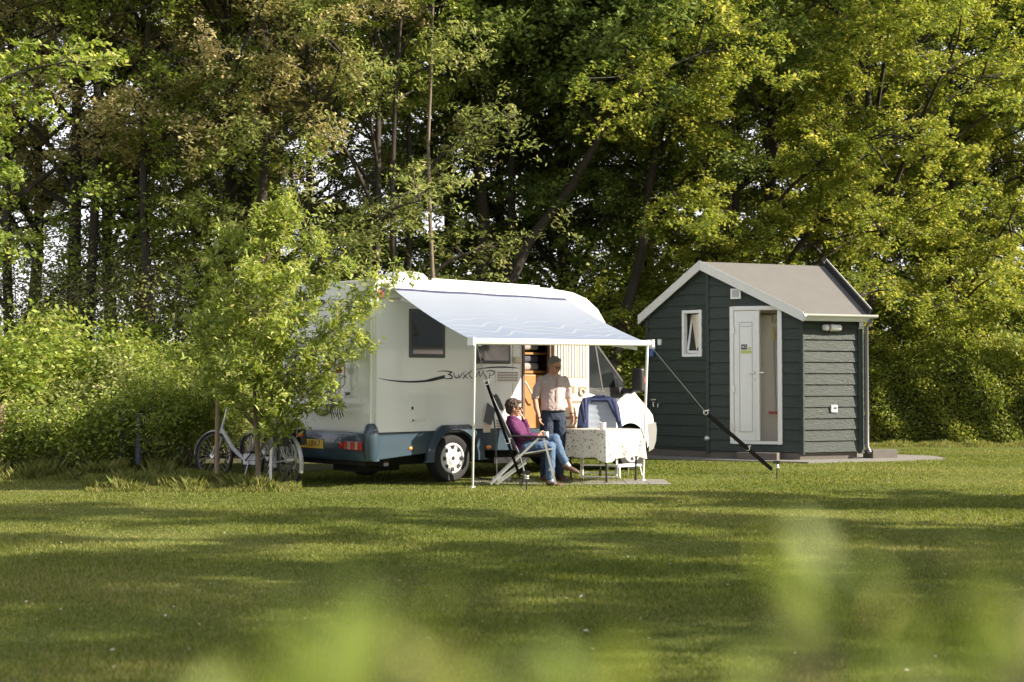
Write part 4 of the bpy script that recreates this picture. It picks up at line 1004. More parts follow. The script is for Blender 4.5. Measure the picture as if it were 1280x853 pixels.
# small fittings
def fit(name, wl_, pa, pb, px, py, ws, hs, out, mat, bev=.008):
    s, z = wallpx(pa,pb,px,py); b = MB(); wbox(wl_, s-ws/2,s+ws/2,z-hs/2,z+hs/2,.0,out,b); return b.build(name, mat, cab, bevel=bev), s, z
vo,s,z = fit('wall_vent', wb,B_,K_,921,367.5,.19,.19,.07,M_pvc)
b = MB(); wbox(wb,s-.06,s+.06,z-.06,z+.06,.071,.074,b); b.build('vent_cover', pm('vent_lilac',(.42,.42,.46),.5), vo)
b = MB()
fit('junction_box', wa,A_,B_,826,428,.07,.11,.06,M_pvc)
fit('outside_socket', wc,K_,M_,1041,511,.13,.13,.045,M_pvc)
s,z = wallpx(K_,M_,1041,511); b = MB(); wbox(wc,s-.02,s+.045,z-.01,z+.03,.046,.05,b); b.build('socket_cover', M_dgrey, cab)
lo_,s,z = fit('wall_lamp_bracket', wc,K_,M_,1033,410,.05,.12,.08,pm('lamp_brown',(.12,.06,.04),.5))
b = MB(); p = on(wc,s+.03,z,.07); q = on(wc,s+.26,z,.07); b.tube([p,p+(q-p)*.08,p+(q-p)*.9,q],[.05,.065,.06,.035],14); b.tube([on(wc,s-.10,z,.07),on(wc,s-.02,z,.07)],[.05,.06],14); b.build('wall_lamp', M_pvc, cab, smooth=45)
s,z = wallpx(A_,B_,820,503); b = MB(); b.tube([on(wa,s,z,.02),on(wa,s,z,.10),on(wa,s+.02,z-.08,.11)],.014,8); b.box(on(wa,s,z+.05,.09),(.05,.012,.012)); b.tube([on(wa,s+.1,z-.03,.02),on(wa,s+.1,z-.03,.09),on(wa,s+.11,z-.09,.10)],.012,8); b.build('water_tap', M_alu, cab, smooth=50)
s,z = wallpx(A_,B_,885,548); b = MB(); b.lathe(on(wa,s,z,.02),wa[2],[(.05,0),(.05,.05),(.03,.08),(.001,.085)],14); b.build('pipe_outlet', M_alu, cab, smooth=50)
s,z = wallpx(A_,B_,818,434); b = MB(); b.tube([on(wa,s-.03,z-.17,.06),on(wa,s,z-.03,.06)],[.05,.06],12); o = b.build('hanging_bottle', pm('bottle_blue',(.06,.11,.32),.35), smooth=45); o.matrix_world = Matrix.Translation(CB)@Matrix.Rotation(CA,4,'Z')
b = MB(); b.tube([on(wa,s,z-.03,.06),on(wa,s+.03,z+.11,.06)],[.06,.03],12); o2 = b.build('bottle_neck', M_pvc, o, smooth=45)
tag(o, 'blue and white bottle hung on the dark left wall of the cabin', 'bottle')
# plinth, doorstep, paving
b = MB()
b.prism([(x*.97,y*.97,0) for x,y in (A_,B_,K_,M_,N_)],(0,0,.15)); b.build('plinth', M_brick, cab)
s0 = wallpx(B_,K_,926); s1_ = wallpx(B_,K_,976)
b = MB(); wbox(wb,s0,s1_,0,.155,.03,.33,b); so_ = b.build('doorstep', M_brick, bevel=.01); so_.matrix_world = Matrix.Translation(CB)@Matrix.Rotation(CA,4,'Z'); tag(so_,'brown concrete step below the white cabin door','step')
b = MB(); b.bx(2.62,3.15,-1.25,-.95,0,.18); o = b.build('kerb_block', M_brick, bevel=.01); o.matrix_world = so_.matrix_world.copy(); tag(o,'dark kerb block at the foot of the cabin drainpipe','block')
pv_ = [(-1.6,1.9),(-1.5,1.3),(-.35,-.35),(.95,-1.75),(3.9,-1.62),(4.2,-.9),(2.6,1.8)]
b = MB(); b.prism([(x,y,.0) for x,y in pv_],(0,0,.03)); o = b.build('paving', M_conc); o.matrix_world = so_.matrix_world.copy(); tag(o,'concrete paving strip around the cabin', kind='structure')
# squeegee leaning inside the doorway
sq = empty('squeegee', CB, CA, 'red-headed squeegee with a yellow grip leaning inside the open cabin door', 'squeegee')
sa = wallpx(B_,K_,962,405); sb = wallpx(B_,K_,967,515)
b = MB(); pa = on(wb,sa[0],sa[1]-.05,-.30); pb = on(wb,sb[0],sb[1],-.16); b.tube([pa,pb],.013,8); b.build('handle', pm('pole_grey',(.30,.31,.30),.5), sq, smooth=60)
b = MB(); b.tube([pa,pa.lerp(pb,.16)],.018,8); b.build('grip', pm('grip_yellow',(.62,.45,.08),.5), sq, smooth=60)
b = MB(); b.bar(pb-wb[1]*.13+Vector((0,0,-.02)),pb+wb[1]*.13+Vector((0,0,-.02)),.04,.05); b.build('head', pm('squeegee_red',(.30,.05,.03),.5), sq, bevel=.008)
b = MB(); hk = on(wb,sa[0]-.03,sa[1]+.05,-.37); b.tube([hk+Vector((0,0,.12)),hk,hk+wb[1]*.05+Vector((0,0,-.02)),hk+wb[1]*.06+Vector((0,0,.05))],.012,6); b.build('wall_hook', M_alu, cab, smooth=50)
# ---------------------------------------------------------------- people
def soft(mb, name, mat, parent, vox=.008, it=3, label=None, fold=0):
    o = mb.build(name, mat, parent, fix=False)
    m = o.modifiers.new('remesh','REMESH'); m.mode = 'VOXEL'; m.voxel_size = vox; m.use_smooth_shade = True
    s = o.modifiers.new('smooth','SMOOTH'); s.factor = .5; s.iterations = it
    if fold:
        tx_ = bpy.data.textures.get('folds') or bpy.data.textures.new('folds','CLOUDS'); tx_.noise_scale = .085; tx_.noise_depth = 2; tx_.intensity = 1
        dm = o.modifiers.new('folds','DISPLACE'); dm.texture = tx_; dm.strength = fold; dm.mid_level = .5; dm.texture_coords = 'LOCAL'
    if label: o['label'] = label
    return o
def limb(b, pts, rad, n=14, asp=1., up=None):      # rounded tapering limb; fine steps between joints
    P = [Vector(p) for p in pts]; fp = []; fr = []
    for i in range(len(P)-1):
        for k in range(4):
            t = k/4; fp.append(P[i].lerp(P[i+1],t)); fr.append(rad[i]*(1-t)+rad[i+1]*t)
    fp.append(P[-1]); fr.append(rad[-1])
    b.tube(fp, fr, n, asp=asp, up=up)
    for p, r in zip(P, rad): b.ell(p, (r,r,r), 10, 7)
def torso(b, rings, n=20, up=(1,0,0)):            # (centre, half width, half depth)
    b.tube([r[0] for r in rings], [(r[1],r[2]) for r in rings], n, up=up)
def hand(b, wr, d, pn, ts, curl=.5, s=1.):
    """wr wrist, d finger direction, pn palm normal (the side fingers curl to), ts thumb side"""
    wr = Vector(wr); d = Vector(d).normalized(); pn = Vector(pn); pn = (pn-d*pn.dot(d)).normalized(); ts = d.cross(pn)*(1 if d.cross(pn).dot(Vector(ts))>0 else -1)
    M = Matrix((d,ts,pn)).transposed()
    b.ell(wr+d*.045*s, (.052*s,.040*s,.015*s), 12, 8, M); b.ell(wr+d*.07*s, (.022*s,.040*s,.013*s), 12, 8, M); b.ell(wr,(.03*s,.027*s,.02*s),10,7,M)
    for k, ln in enumerate((.068,.078,.072,.056)):
        o = wr+d*(.088 if k not in (3,) else .08)*s+ts*(.030-.0205*k)*s; dd = d.copy(); p = o-d*.02*s; pts = [p, o]
        for j, f in enumerate((.45,.32,.23)):
            dd = (Matrix.Rotation(-curl*(.55+.25*j)*(1+.12*k), 3, d.cross(pn))@dd) if False else (dd*math.cos(curl*.7)+pn*math.sin(curl*.7) if j == 0 else (dd+pn*curl*.55*(1 if j==1 else .9)).normalized())
            dd.normalize(); pts.append(pts[-1]+dd*ln*f*s)
        limb(b, pts, [.0085*s,.0090*s,.0085*s,.0078*s,.0065*s], 8)
    t0 = wr+d*.022*s+ts*.026*s; t1 = t0+(d*.55+ts*.75+pn*.3).normalized()*.038*s; t2 = t1+(d*.85+ts*.35+pn*.5).normalized()*.032*s; t3 = t2+(d*.9+pn*.5).normalized()*.022*s
    limb(b, [t0,t1,t2,t3], [.013*s,.011*s,.0095*s,.007*s], 8)
def head(b, c, fwd, upv, s=1.):
    c = Vector(c); f = Vector(fwd).normalized(); u = Vector(upv); u = (u-f*u.dot(f)).normalized(); r = f.cross(u)
    M = Matrix((f,r,u)).transposed(); P = lambda x,y,z: c+M@Vector((x,y,z))*s
    b.ell(P(-.008,0,.022),(.095*s,.076*s,.092*s),20,14,M)            # skull
    b.ell(P(.022,0,-.038),(.066*s,.060*s,.074*s),18,12,M)            # face
    b.ell(P(.050,0,-.092),(.030*s,.034*s,.022*s),12,8,M)             # chin
    b.ell(P(.018,.0,-.075),(.052*s,.052*s,.040*s),14,9,M)             # jaw
    b.tube([P(.088,0,.006),P(.100,0,-.018),P(.112,0,-.036),P(.092,0,-.045)],[.008*s,.010*s,.014*s,.010*s],8)  # nose
    for q in (-1,1):
        b.ell(P(-.005,q*.078,-.018),(.020*s,.010*s,.032*s),10,8,M)   # ear
        b.ell(P(.070,q*.030,.022),(.022*s,.026*s,.010*s),10,6,M)     # brow
        b.ell(P(.060,q*.036,-.035),(.026*s,.022*s,.022*s),10,7,M)    # cheek
    b.ell(P(.086,0,-.066),(.014*s,.024*s,.006*s),10,6,M); b.ell(P(.084,0,-.077),(.014*s,.021*s,.006*s),10,6,M)  # lips
    return P, M
def face_bits(parent, P, M, s, eye=(.02,.02,.02)):
    for q in (-1,1):
        b = MB(); b.ell(P(.079,q*.031,-.004),(.008*s,.014*s,.007*s),10,7,M); b.build('eye', pm('eye_white',(.5,.48,.45),.3), parent, smooth=60)
        b = MB(); b.ell(P(.086,q*.031,-.004),(.003*s,.006*s,.006*s),8,6,M); b.build('iris', M_black, parent, smooth=60)
# --- standing man
mp_ = G(691,601.5)
man = empty('person', (mp_.x,mp_.y,.02), R(22), 'grey-haired person standing in a pale short-sleeved shirt and dark jeans, looking down', 'person')
sk = MB()
torso(sk, [((0,.0,.84),.13,.09),((0,0,.92),.165,.11),((0,.0,1.04),.150,.100),((0,0,1.18),.160,.108),((0,0,1.30),.180,.112),((0,.01,1.40),.165,.09),((0,.02,1.455),.09,.06),((0,.02,1.48),.055,.052)])
limb(sk, [(0,.015,1.44),(0,-.01,1.50),(0,-.025,1.56)], [.058,.054,.055])
P_, M_h = head(sk, (0.012,-.055,1.610), (.30,-1,-.42), (0,-.3,1), 1.0)
for q in (-1,1):
    limb(sk, [(q*.085,0,.88),(q*.10,-.01,.70),(q*.105,-.02,.48),(q*.11,0,.28),(q*.11,.02,.09)], [.088,.078,.056,.052,.036])
AR = [(-.178,.0,1.395),(-.238,.015,1.27),(-.262,.02,1.13),(-.278,-.06,1.01),(-.272,-.13,.905)]
AL = [(.178,.0,1.395),(.236,.02,1.27),(.258,.03,1.14),(.272,-.01,1.02),(.270,-.06,.905)]
for A in (AR, AL): limb(sk, A, [.052,.046,.039,.036,.026])
hand(sk, AR[-1], (.10,-.35,-.95), (.75,-.5,.1), (.3,-1,0), .55); hand(sk, AL[-1], (-.05,-.25,-1), (-1,-.2,0), (0,-1,0), .5)
body = soft(sk, 'body', M_skin, man, .0065, 2)
face_bits(body, P_, M_h, 1.)
b = MB()
for k in range(420):
    pass
b.ell(P_(-.022,0,.042),(.096,.084,.082),22,14,M_h); b.ell(P_(-.055,0,-.01),(.060,.078,.070),18,12,M_h); b.ell(P_(.030,0,.088),(.052,.062,.026),14,8,M_h)
hr = soft(b, 'hair', M_hairg, man, .006, 1)
b = MB()
for q in (-1,1):
    c_ = P_(.100,q*.031,-.004); b.ring(c_, M_h@Vector((1,0,0)), .018, .0022, 16, 5); b.tube([P_(.100,q*.049,0),P_(.0,q*.086,.0)],.0022,5)
b.tube([P_(.100,.013,0),P_(.104,0,.003),P_(.100,-.013,0)],.0022,5); b.build('glasses', M_black, man)
b = MB()
torso(b, [((0,0,.972),.178,.124),((0,0,1.0),.178,.128),((0,-.005,1.06),.170,.128),((0,0,1.18),.176,.126),((0,.0,1.30),.190,.126),((0,.01,1.38),.200,.110),((0,.015,1.425),.175,.088),((0,.015,1.465),.12,.072),((0,.012,1.49),.072,.062)])
for A in (AR, AL):
    limb(b, [A[0],A[1],(Vector(A[1])+(Vector(A[2])-Vector(A[1]))*.75)], [.058,.058,.058])
    b.ell(Vector(A[0])+Vector((-.02 if A[0][0]>0 else .02,0,-.045)), (.075,.068,.085), 12, 9)
b.ring((0,.0,1.487),(0,.25,1),.058,.010,20,6)
shirt = soft(b, 'shirt', M_shirt, man, .008, 7, fold=.03)
b = MB(); b.bar((.005,-.129,1.42),(.005,-.132,1.0),.024,.006,up=(0,-1,0)); b.build('button_placket', pm('shirt_stripe',(.34,.25,.245),.8), shirt)
b = MB()
torso(b, [((0,0,.84),.165,.115),((0,0,.92),.176,.122),((0,0,.985),.168,.118)])
for q in (-1,1): limb(b, [(q*.085,0,.88),(q*.10,-.012,.70),(q*.105,-.025,.48),(q*.112,0,.28),(q*.112,.02,.075)], [.100,.094,.076,.070,.066])
soft(b, 'trousers', M_jean1, man, .008, 3, fold=.026)
b = MB(); b.tube([( .181*math.cos(a), .127*math.sin(a), .965) for a in [R(360*k/32) for k in range(33)]],[(.005,.018)]*33,8,up=(0,0,1)); b.build('belt', M_black, man)
for q in (-1,1):
    b = MB(); limb(b, [(q*.115,.055,.045),(q*.118,-.03,.045),(q*.125,-.12,.032),(q*.13,-.17,.028)], [.042,.044,.040,.028]); b.bx(q*.12-.045,q*.12+.045,-.19,.09,.0,.02); soft(b, 'shoe', M_leather, man, .007, 2)
b = MB(); b.ring(Vector(AL[-1])+Vector((0,.005,.02)),(-.0,.4,1),.030,.006,16,6); b.build('wristwatch', M_black, man)

# --- seated woman, faces local +x
wo_ = Vector((.14,18.42,0))
wom = empty('person', wo_, 0, 'short-haired person in a purple fleece and blue jeans in the reclining chair', 'person')
sk = MB()
TR = [((.0,0,.50),.17,.115),((-.01,0,.58),.165,.115),((-.06,0,.68),.145,.105),((-.10,0,.78),.165,.108),((-.13,0,.86),.165,.085),((-.14,0,.905),.07,.055)]
TR = [(Vector(c),a,d_) for c,a,d_ in TR]
torso(sk, TR, up=(0,1,0))
limb(sk, [(-.14,0,.88),(-.130,0,.93),(-.115,0,.97)], [.052,.048,.050])
Pw, Mw = head(sk, (-.105,.0,1.045), (1,-.10,-.08), (0,0,1), .98)
LR = [(0,-.09,.53),(.18,-.11,.545),(.37,-.12,.52),(.375,-.12,.30),(.365,-.12,.09)]
LL = [(0,.09,.55),(.22,.04,.60),(.44,-.045,.62),(.50,-.07,.46),(.575,-.09,.315)]
for A in (LR, LL): limb(sk, A, [.085,.075,.055,.050,.034])
RA = [(-.135,-.175,.83),(-.08,-.225,.74),(-.01,-.24,.665),(.10,-.22,.665),(.205,-.19,.675)]
LA = [(-.125,.175,.83),(-.03,.20,.74),(.06,.18,.69),(.05,.12,.79),(.02,.07,.885)]
for A in (RA, LA): limb(sk, A, [.046,.041,.036,.032,.024])
hand(sk, RA[-1], (1,.1,-.05), (.1,1,.1), (0,.3,1), .9, .92); hand(sk, LA[-1], (-.35,-.45,.8), (-.9,-.1,-.3), (-.3,0,.6), .9, .92)
wbody = soft(sk, 'body', M_skin, wom, .0065, 2); face_bits(wbody, Pw, Mw, .98)
b = MB(); b.ell(Pw(-.028,0,.038),(.104,.094,.090),20,14,Mw); b.ell(Pw(-.060,0,-.025),(.066,.084,.078),18,12,Mw); b.ell(Pw(.04,0,.085),(.055,.068,.032),14,8,Mw)
random.seed(3)
for k in range(150):
    a = random.uniform(0,6.283); e_ = random.uniform(-.5,1.45); v = Vector((math.cos(a)*math.cos(e_)*.105, math.sin(a)*math.cos(e_)*.095, math.sin(e_)*.092))
    if v.x > .045 and v.z < .05: continue
    p = Pw(-.026+v.x, v.y, .030+v.z); q_ = random.uniform(.010,.019); b.ell(p,(q_,q_,q_*.9),7,5)
soft(b, 'hair', M_hairb, wom, .005, 1)
b = MB()
for q in (-1,1):
    b.ell(Pw(.092,q*.031,-.003),(.006,.026,.019),12,8,Mw); b.tube([Pw(.088,q*.052,.004),Pw(.0,q*.085,.004)],.004,5)
b.tube([Pw(.097,.02,.004),Pw(.097,-.02,.004)],.004,5); b.build('sunglasses', M_black, wom, smooth=50)
b = MB()
torso(b, [((.0,0,.495),.185,.135),((-.01,0,.56),.185,.138),((-.05,0,.67),.168,.128),((-.095,0,.78),.182,.128),((-.128,0,.855),.178,.104),((-.142,0,.90),.10,.075),((-.142,0,.935),.075,.068)], up=(0,1,0))
for A in (RA, LA): limb(b, [A[0],A[1],A[2],A[3],Vector(A[3]).lerp(Vector(A[4]),.75)], [.066,.060,.056,.048,.042])
soft(b, 'jacket', M_purple, wom, .008, 3, fold=.028)
b = MB(); torso(b, [((-.03,0,.50),.17,.12),((.03,0,.53),.175,.11),((.08,0,.54),.15,.09)], up=(0,1,0))
for A in (LR, LL): limb(b, A[:-1]+[Vector(A[3]).lerp(Vector(A[4]),.85)], [.098,.090,.075,.066,.058])
soft(b, 'trousers', M_jean2, wom, .008, 3, fold=.024)
for A, d_ in ((LR,(1,0,-.25)),(LL,(.85,-.1,-.42))):
    an = Vector(A[-1]); d_ = Vector(d_).normalized()
    b = MB(); limb(b, [Vector(A[-2]).lerp(an,.7), an, an+d_*.05+Vector((0,0,-.03))], [.040,.038,.036]); soft(b, 'sock', M_sock, wom, .007, 2)
    b = MB(); p0 = an+Vector((-.02,0,-.045)) if d_.z > -.3 else an+d_*.0+Vector((-.012,0,-.045))
    limb(b, [p0, p0+d_*.08, p0+d_*.155+Vector((0,0,-.002)), p0+d_*.20], [.036,.036,.036,.026]); soft(b, 'shoe', M_leather, wom, .007, 2)

# mug in her hand and mug on the table
def mug(loc, label, s=1.):
    e = empty('mug', loc, 0, label, 'mug'); b = MB()
    b.lathe((0,0,0),(0,0,1),[(.001,.0),(.032*s,0),(.040*s,.01),(.043*s,.092*s),(.039*s,.092*s),(.036*s,.012),(.001,.012)],24); b.build('cup', M_pvc, e, smooth=40)
    b = MB(); b.tube([Vector((-.040,0,.075))*s,Vector((-.066,0,.07))*s,Vector((-.072,0,.045))*s,Vector((-.06,0,.022))*s,Vector((-.040,0,.02))*s],.006*s,8); b.build('handle', M_pvc, e, smooth=60); return e
mug(wo_+Vector((.315,-.165,.645)), 'white mug held by the seated woman over the chair arm', .9)

# ---------------------------------------------------------------- camping chairs
def chair(loc, rz, label, fab, light):
    e = empty('camping_chair', loc, rz, label, 'chair', 'folding camping chairs by the table'); W2 = .27
    bt, bb = Vector((-.40,0,1.17)), Vector((-.05,0,.43)); sf = Vector((.40,0,.48)); sb_ = Vector((-.03,0,.41)); ar0 = Vector((-.14,0,.655)); ar1 = Vector((.28,0,.64))
    Y = lambda v,y: Vector((v.x,y,v.z))
    fr = MB()
    for y in (-W2,W2): fr.tube([Y(bt,y*.93),Y(bb,y),Y(Vector((.06,0,.02)),y)],.013,8)
    fr.tube([Y(bt,-W2*.93),Y(bt+Vector((-.015,0,.035)),-W2*.6),Y(bt+Vector((-.015,0,.035)),W2*.6),Y(bt,W2*.93)],.013,8)
    fr.build('back_frame', M_alu if light else M_dgrey, e, smooth=60)
    for y in (-W2-.02,W2+.02):
        b = MB(); b.bar(Y(ar1,y),(.44,y,.015),.030,.016,up=(0,1,0)); b.build('leg', M_alu, e)
        b = MB(); b.bar(Y(ar1,y)+Vector((-.05,0,0)),(-.42,y,.015),.030,.016,up=(0,1,0)); b.build('leg', M_alu, e)
        b = MB(); b.bar((.05,y,.30),(-.34,y*.98,.015),.026,.014,up=(0,1,0)); b.build('leg', M_alu, e)
        b = MB(); b.bar(Y(ar0,y),Y(ar1,y)+Vector((.06,0,0)),.05,.028); b.build('armrest', M_black, e, bevel=.01)
    for x,z in ((.44,.03),(-.42,.03),(.36,.20),(-.05,.40)): b = MB(); b.bar((x,-W2-.02,z),(x,W2+.02,z),.022); b.build('cross_bar', M_alu, e)
    b = MB()
    for y in (-W2,W2): b.tube([Y(sb_,y*.97),Y(sf,y*.97)],.012,8)
    b.tube([Y(sf,-W2*.97),Y(sf,W2*.97)],.012,8); b.build('seat_frame', M_alu, e, smooth=60)
    def sling(p, q, sag, name, nrm):
        b = MB(); n = 26; rings = []
        for i in range(n+1):
            t = i/n; c = p.lerp(q,t)+Vector(nrm)*(-sag*math.sin(math.pi*t)); wv = .005*math.sin(t*math.pi*16)
            rings.append([c+Vector((0,y,0))+Vector(nrm)*(o_+wv*(1 if abs(y)<.2 else .3)-.018*(1-(y/.25)**2)) for y in (-.25,-.12,0,.12,.25) for o_ in (.012,)]+[c+Vector((0,y,0))+Vector(nrm)*(-.006-.018*(1-(y/.25)**2)) for y in (.25,.12,0,-.12,-.25)])
        b.loft(rings); return b.build(name, fab, e, smooth=50)
    d_ = (bt-bb).normalized(); nb = Vector((d_.z,0,-d_.x))
    ds = (sf-sb_).normalized(); ns = Vector((-ds.z,0,ds.x))
    sling(bb+d_*.02, bt, .02, 'backrest', nb); sling(sb_, sf, .02, 'seat', ns)
    if not light:
        b = MB(); c = bt-d_*.10+nb*.04
        rings = []
        for i in range(9):
            a = math.pi*i/8; rr = math.sin(a)**.5*.035+.002; cc = c+d_*(.12*math.cos(a))
            rings.append([cc+nb*rr*.9+Vector((0,-.20,0)),cc+nb*rr+Vector((0,.20,0)),cc-nb*rr+Vector((0,.20,0)),cc-nb*rr*.9+Vector((0,-.20,0))])
        b.loft(rings); b.build('headrest', M_black, e, smooth=60)
    return e
chair((wo_.x,wo_.y,.02), 0, 'grey reclining camping chair in which the woman in purple sits', M_sling, False)
c2 = Vector((1.27,19.78,.02)); r2_ = -R(94)
chair(c2, r2_, 'light grey camping chair behind the table with a blue jacket over its back', M_sling2, True).scale = (1,.9,.94)
# jacket over its back
b = MB(); J = [(-.37,-.46),(-.34,-.14),(-.28,.02),(-.12,.06),(.12,.06),(.27,.02),(.32,-.12),(.37,-.46),(.31,-.50),(.27,-.34),(.17,-.12),(.13,-.02),(-.14,-.02),(-.18,-.10),(-.18,-.46),(-.27,-.50)]
d_ = Vector((-.35,0,.74)).normalized(); nb = Vector((d_.z,0,-d_.x)); bt = Vector((-.40,0,1.17))
b.prism([bt+Vector((0,y,0))+d_*z-nb*.045+nb*(.01*math.sin(y*20)) for y,z in J], nb*.085)
for y0,y1,z0,z1 in ((-.29,-.24,-.05,-.40),(.26,.31,-.05,-.38),(.22,.29,.0,-.28),(-.24,-.22,.02,-.36),(-.1,.1,.05,.06)):
    b.tube([bt+Vector((0,y0,0))+d_*z0+nb*.025, bt+Vector((0,y1,0))+d_*z1+nb*.030],.024,8)
jk = soft(b, 'jacket', M_jacket, None, .009, 4); jk.location = c2; jk.rotation_euler = (0,0,r2_); jk.scale = (1,.9,.94)
tag(jk, 'dark blue jacket draped over the back of the empty camping chair', 'jacket')

# ---------------------------------------------------------------- table with cloth
tb0 = Vector((1.28,18.60,0)); tx, ty = .76, .80
tbl = empty('camping_table', tb0, VA, 'folding table with thin black legs under a flowered cloth', 'table')
b = MB(); b.bx(.02,tx-.02,.02,ty-.02,.70,.725); b.build('tabletop', M_trim, tbl, bevel=.005)
for x,y in ((.06,.06),(tx-.06,.06),(.06,ty-.06),(tx-.06,ty-.06)):
    b = MB(); b.tube([(x,y,.70),(x+(.02 if x<.4 else -.02),y,.03)],.014,8); b.tube([(x+(.02 if x<.4 else -.02),y,.035),(x+(.02 if x<.4 else -.02),y,.018)],.020,8); b.build('leg', M_black, tbl, smooth=50)
for x in (.06,tx-.06): b = MB(); b.bar((x,.06,.66),(x,ty-.06,.66),.02); b.build('brace', M_black, tbl)
def cloth_mat():
    m, nt, out = nodes_of('flowered_cloth'); N = nt.nodes; L = nt.links
    b = N.new('ShaderNodeBsdfPrincipled'); b.inputs['Roughness'].default_value = .7; L.new(b.outputs[0], out.inputs[0])
    tc = N.new('ShaderNodeTexCoord'); cur = None
    nz = N.new('ShaderNodeTexNoise'); nz.inputs['Scale'].default_value = 30; L.new(tc.outputs['Object'], nz.inputs[0])
    va = N.new('ShaderNodeVectorMath'); va.operation = 'MULTIPLY_ADD'; L.new(nz.outputs['Color'], va.inputs[0]); va.inputs[1].default_value = (.05,.05,.05); L.new(tc.outputs['Object'], va.inputs[2])
    prev = (.74,.72,.66,1)
    for sc, th, col, off in ((14,.19,(.16,.20,.12),0),(17,.17,(.12,.14,.26),5),(12,.15,(.30,.17,.09),9),(20,.16,(.20,.14,.12),3)):
        mp = N.new('ShaderNodeMapping'); mp.inputs['Location'].default_value = (off,off*.7,off*.3); L.new(va.outputs[0], mp.inputs[0])
        vo = N.new('ShaderNodeTexVoronoi'); vo.inputs['Scale'].default_value = sc; L.new(mp.outputs[0], vo.inputs[0])
        lt = N.new('ShaderNodeMath'); lt.operation = 'LESS_THAN'; lt.inputs[1].default_value = th; L.new(vo.outputs['Distance'], lt.inputs[0])
        mx = N.new('ShaderNodeMix'); mx.data_type = 'RGBA'; L.new(lt.outputs[0], mx.inputs[0])
        if isinstance(prev, tuple): mx.inputs[6].default_value = prev
        else: L.new(prev, mx.inputs[6])
        mx.inputs[7].default_value = (*col,1); prev = mx.outputs[2]
    L.new(prev, b.inputs['Base Color'])
    t = N.new('ShaderNodeBsdfTranslucent'); L.new(prev, t.inputs[0]); ms = N.new('ShaderNodeMixShader'); ms.inputs[0].default_value = .38
    L.new(b.outputs[0], ms.inputs[1]); L.new(t.outputs[0], ms.inputs[2]); L.new(ms.outputs[0], out.inputs[0]); return m
b = MB(); n = 160; per = 2*(tx+ty); rings = []
def pr(s):
    s = s % per
    for L_, p, q in ((tx,(0,0),(tx,0)),(ty,(tx,0),(tx,ty)),(tx,(tx,ty),(0,ty)),(ty,(0,ty),(0,0))):
        if s <= L_: t = s/L_; return Vector((p[0]+(q[0]-p[0])*t, p[1]+(q[1]-p[1])*t, 0))
        s -= L_
    return Vector((0,0,0))
def cornerness(s):
    cs = [0,tx,tx+ty,2*tx+ty,per]; return max(0,1-min(abs((s%per)-c) for c in cs)/.16)
cen = Vector((tx/2,ty/2,0))
for j in range(13):
    t = j/12; rg = []
    for i in range(n):
        s = per*i/n; p = pr(s); c = cornerness(s); nrm = p-cen
        nn = Vector((0,0,0))
        if abs(abs(nrm.x)-tx/2) < 1e-6: nn.x = math.copysign(1,nrm.x)
        if abs(abs(nrm.y)-ty/2) < 1e-6: nn.y = math.copysign(1,nrm.y)
        nn.normalize(); rp = .022*math.sin(s*15+1.3*math.sin(s*4))*t+.012*math.sin(s*37)*t
        o_ = .006+.035*t+rp*(1-c)+.055*c*t**.8
        hang = .37*(1+.18*c+.05*math.sin(s*5.3)); rg.append(p+nn*o_+Vector((0,0,.733-hang*t-.008*(t==0)*0)))
    rings.append(rg)
top_ = [cen.lerp(p,.5)+Vector((0,0,.001)) for p in rings[0]]
vs_ = [q for r in [rings[k] for k in range(13)] for q in r]
b.loft(rings, cap=False); b.add(rings[0], [tuple(range(n))])
cl_ = b.build('tablecloth', cloth_mat(), smooth=50); cl_.location = tb0; cl_.rotation_euler = (0,0,VA)
tag(cl_, 'white tablecloth with small flowers hanging over the camping table', 'tablecloth')
mg = mug(tb0+Matrix.Rotation(VA,3,'Z')@Vector((.16,.20,.735)), 'white mug standing on the flowered tablecloth', 1.05); mg.rotation_euler = (0,0,-.3)
# paving under the awning
b = MB(); random.seed(4)
for i in range(9):
    for j in range(3):
        x0 = -.55+i*.302; y0 = 18.48+j*.302; q = random.uniform(-.003,.003); b.bx(x0,x0+.296,y0,y0+.296,-.03,.010+q)
tag(b.build('patio', M_conc, bevel=.004), 'row of grey paving slabs under the awning', kind='structure')
st = empty('folding_step', (1.62,19.72,.02), VA, 'low white folding step on the grass beneath the empty chair', 'step')
b = MB(); b.bx(-.26,.26,-.12,.12,.15,.18); b.build('tread', M_walu, st, bevel=.008)
for sx in (-1,1):
    for sy_ in (-1,1): b = MB(); b.tube([(sx*.22,sy_*.11,.15),(sx*.24,sy_*.14,.0)],.012,6); b.build('leg', M_alu, st, smooth=50)
b = MB(); limb(b,[(0,0,.035),(.10,0,.04),(.20,.02,.03)],[.034,.036,.028]); limb(b,[(.02,.13,.035),(.12,.14,.04),(.21,.15,.03)],[.034,.036,.028])
o = soft(b, 'pair_of_shoes', pm('shoe_grey',(.30,.30,.32),.8), None, .008, 2); o.location = (-.25,19.0,.0); tag(o, 'pair of pale grey shoes lying on the ground behind the reclining chair', 'shoes')

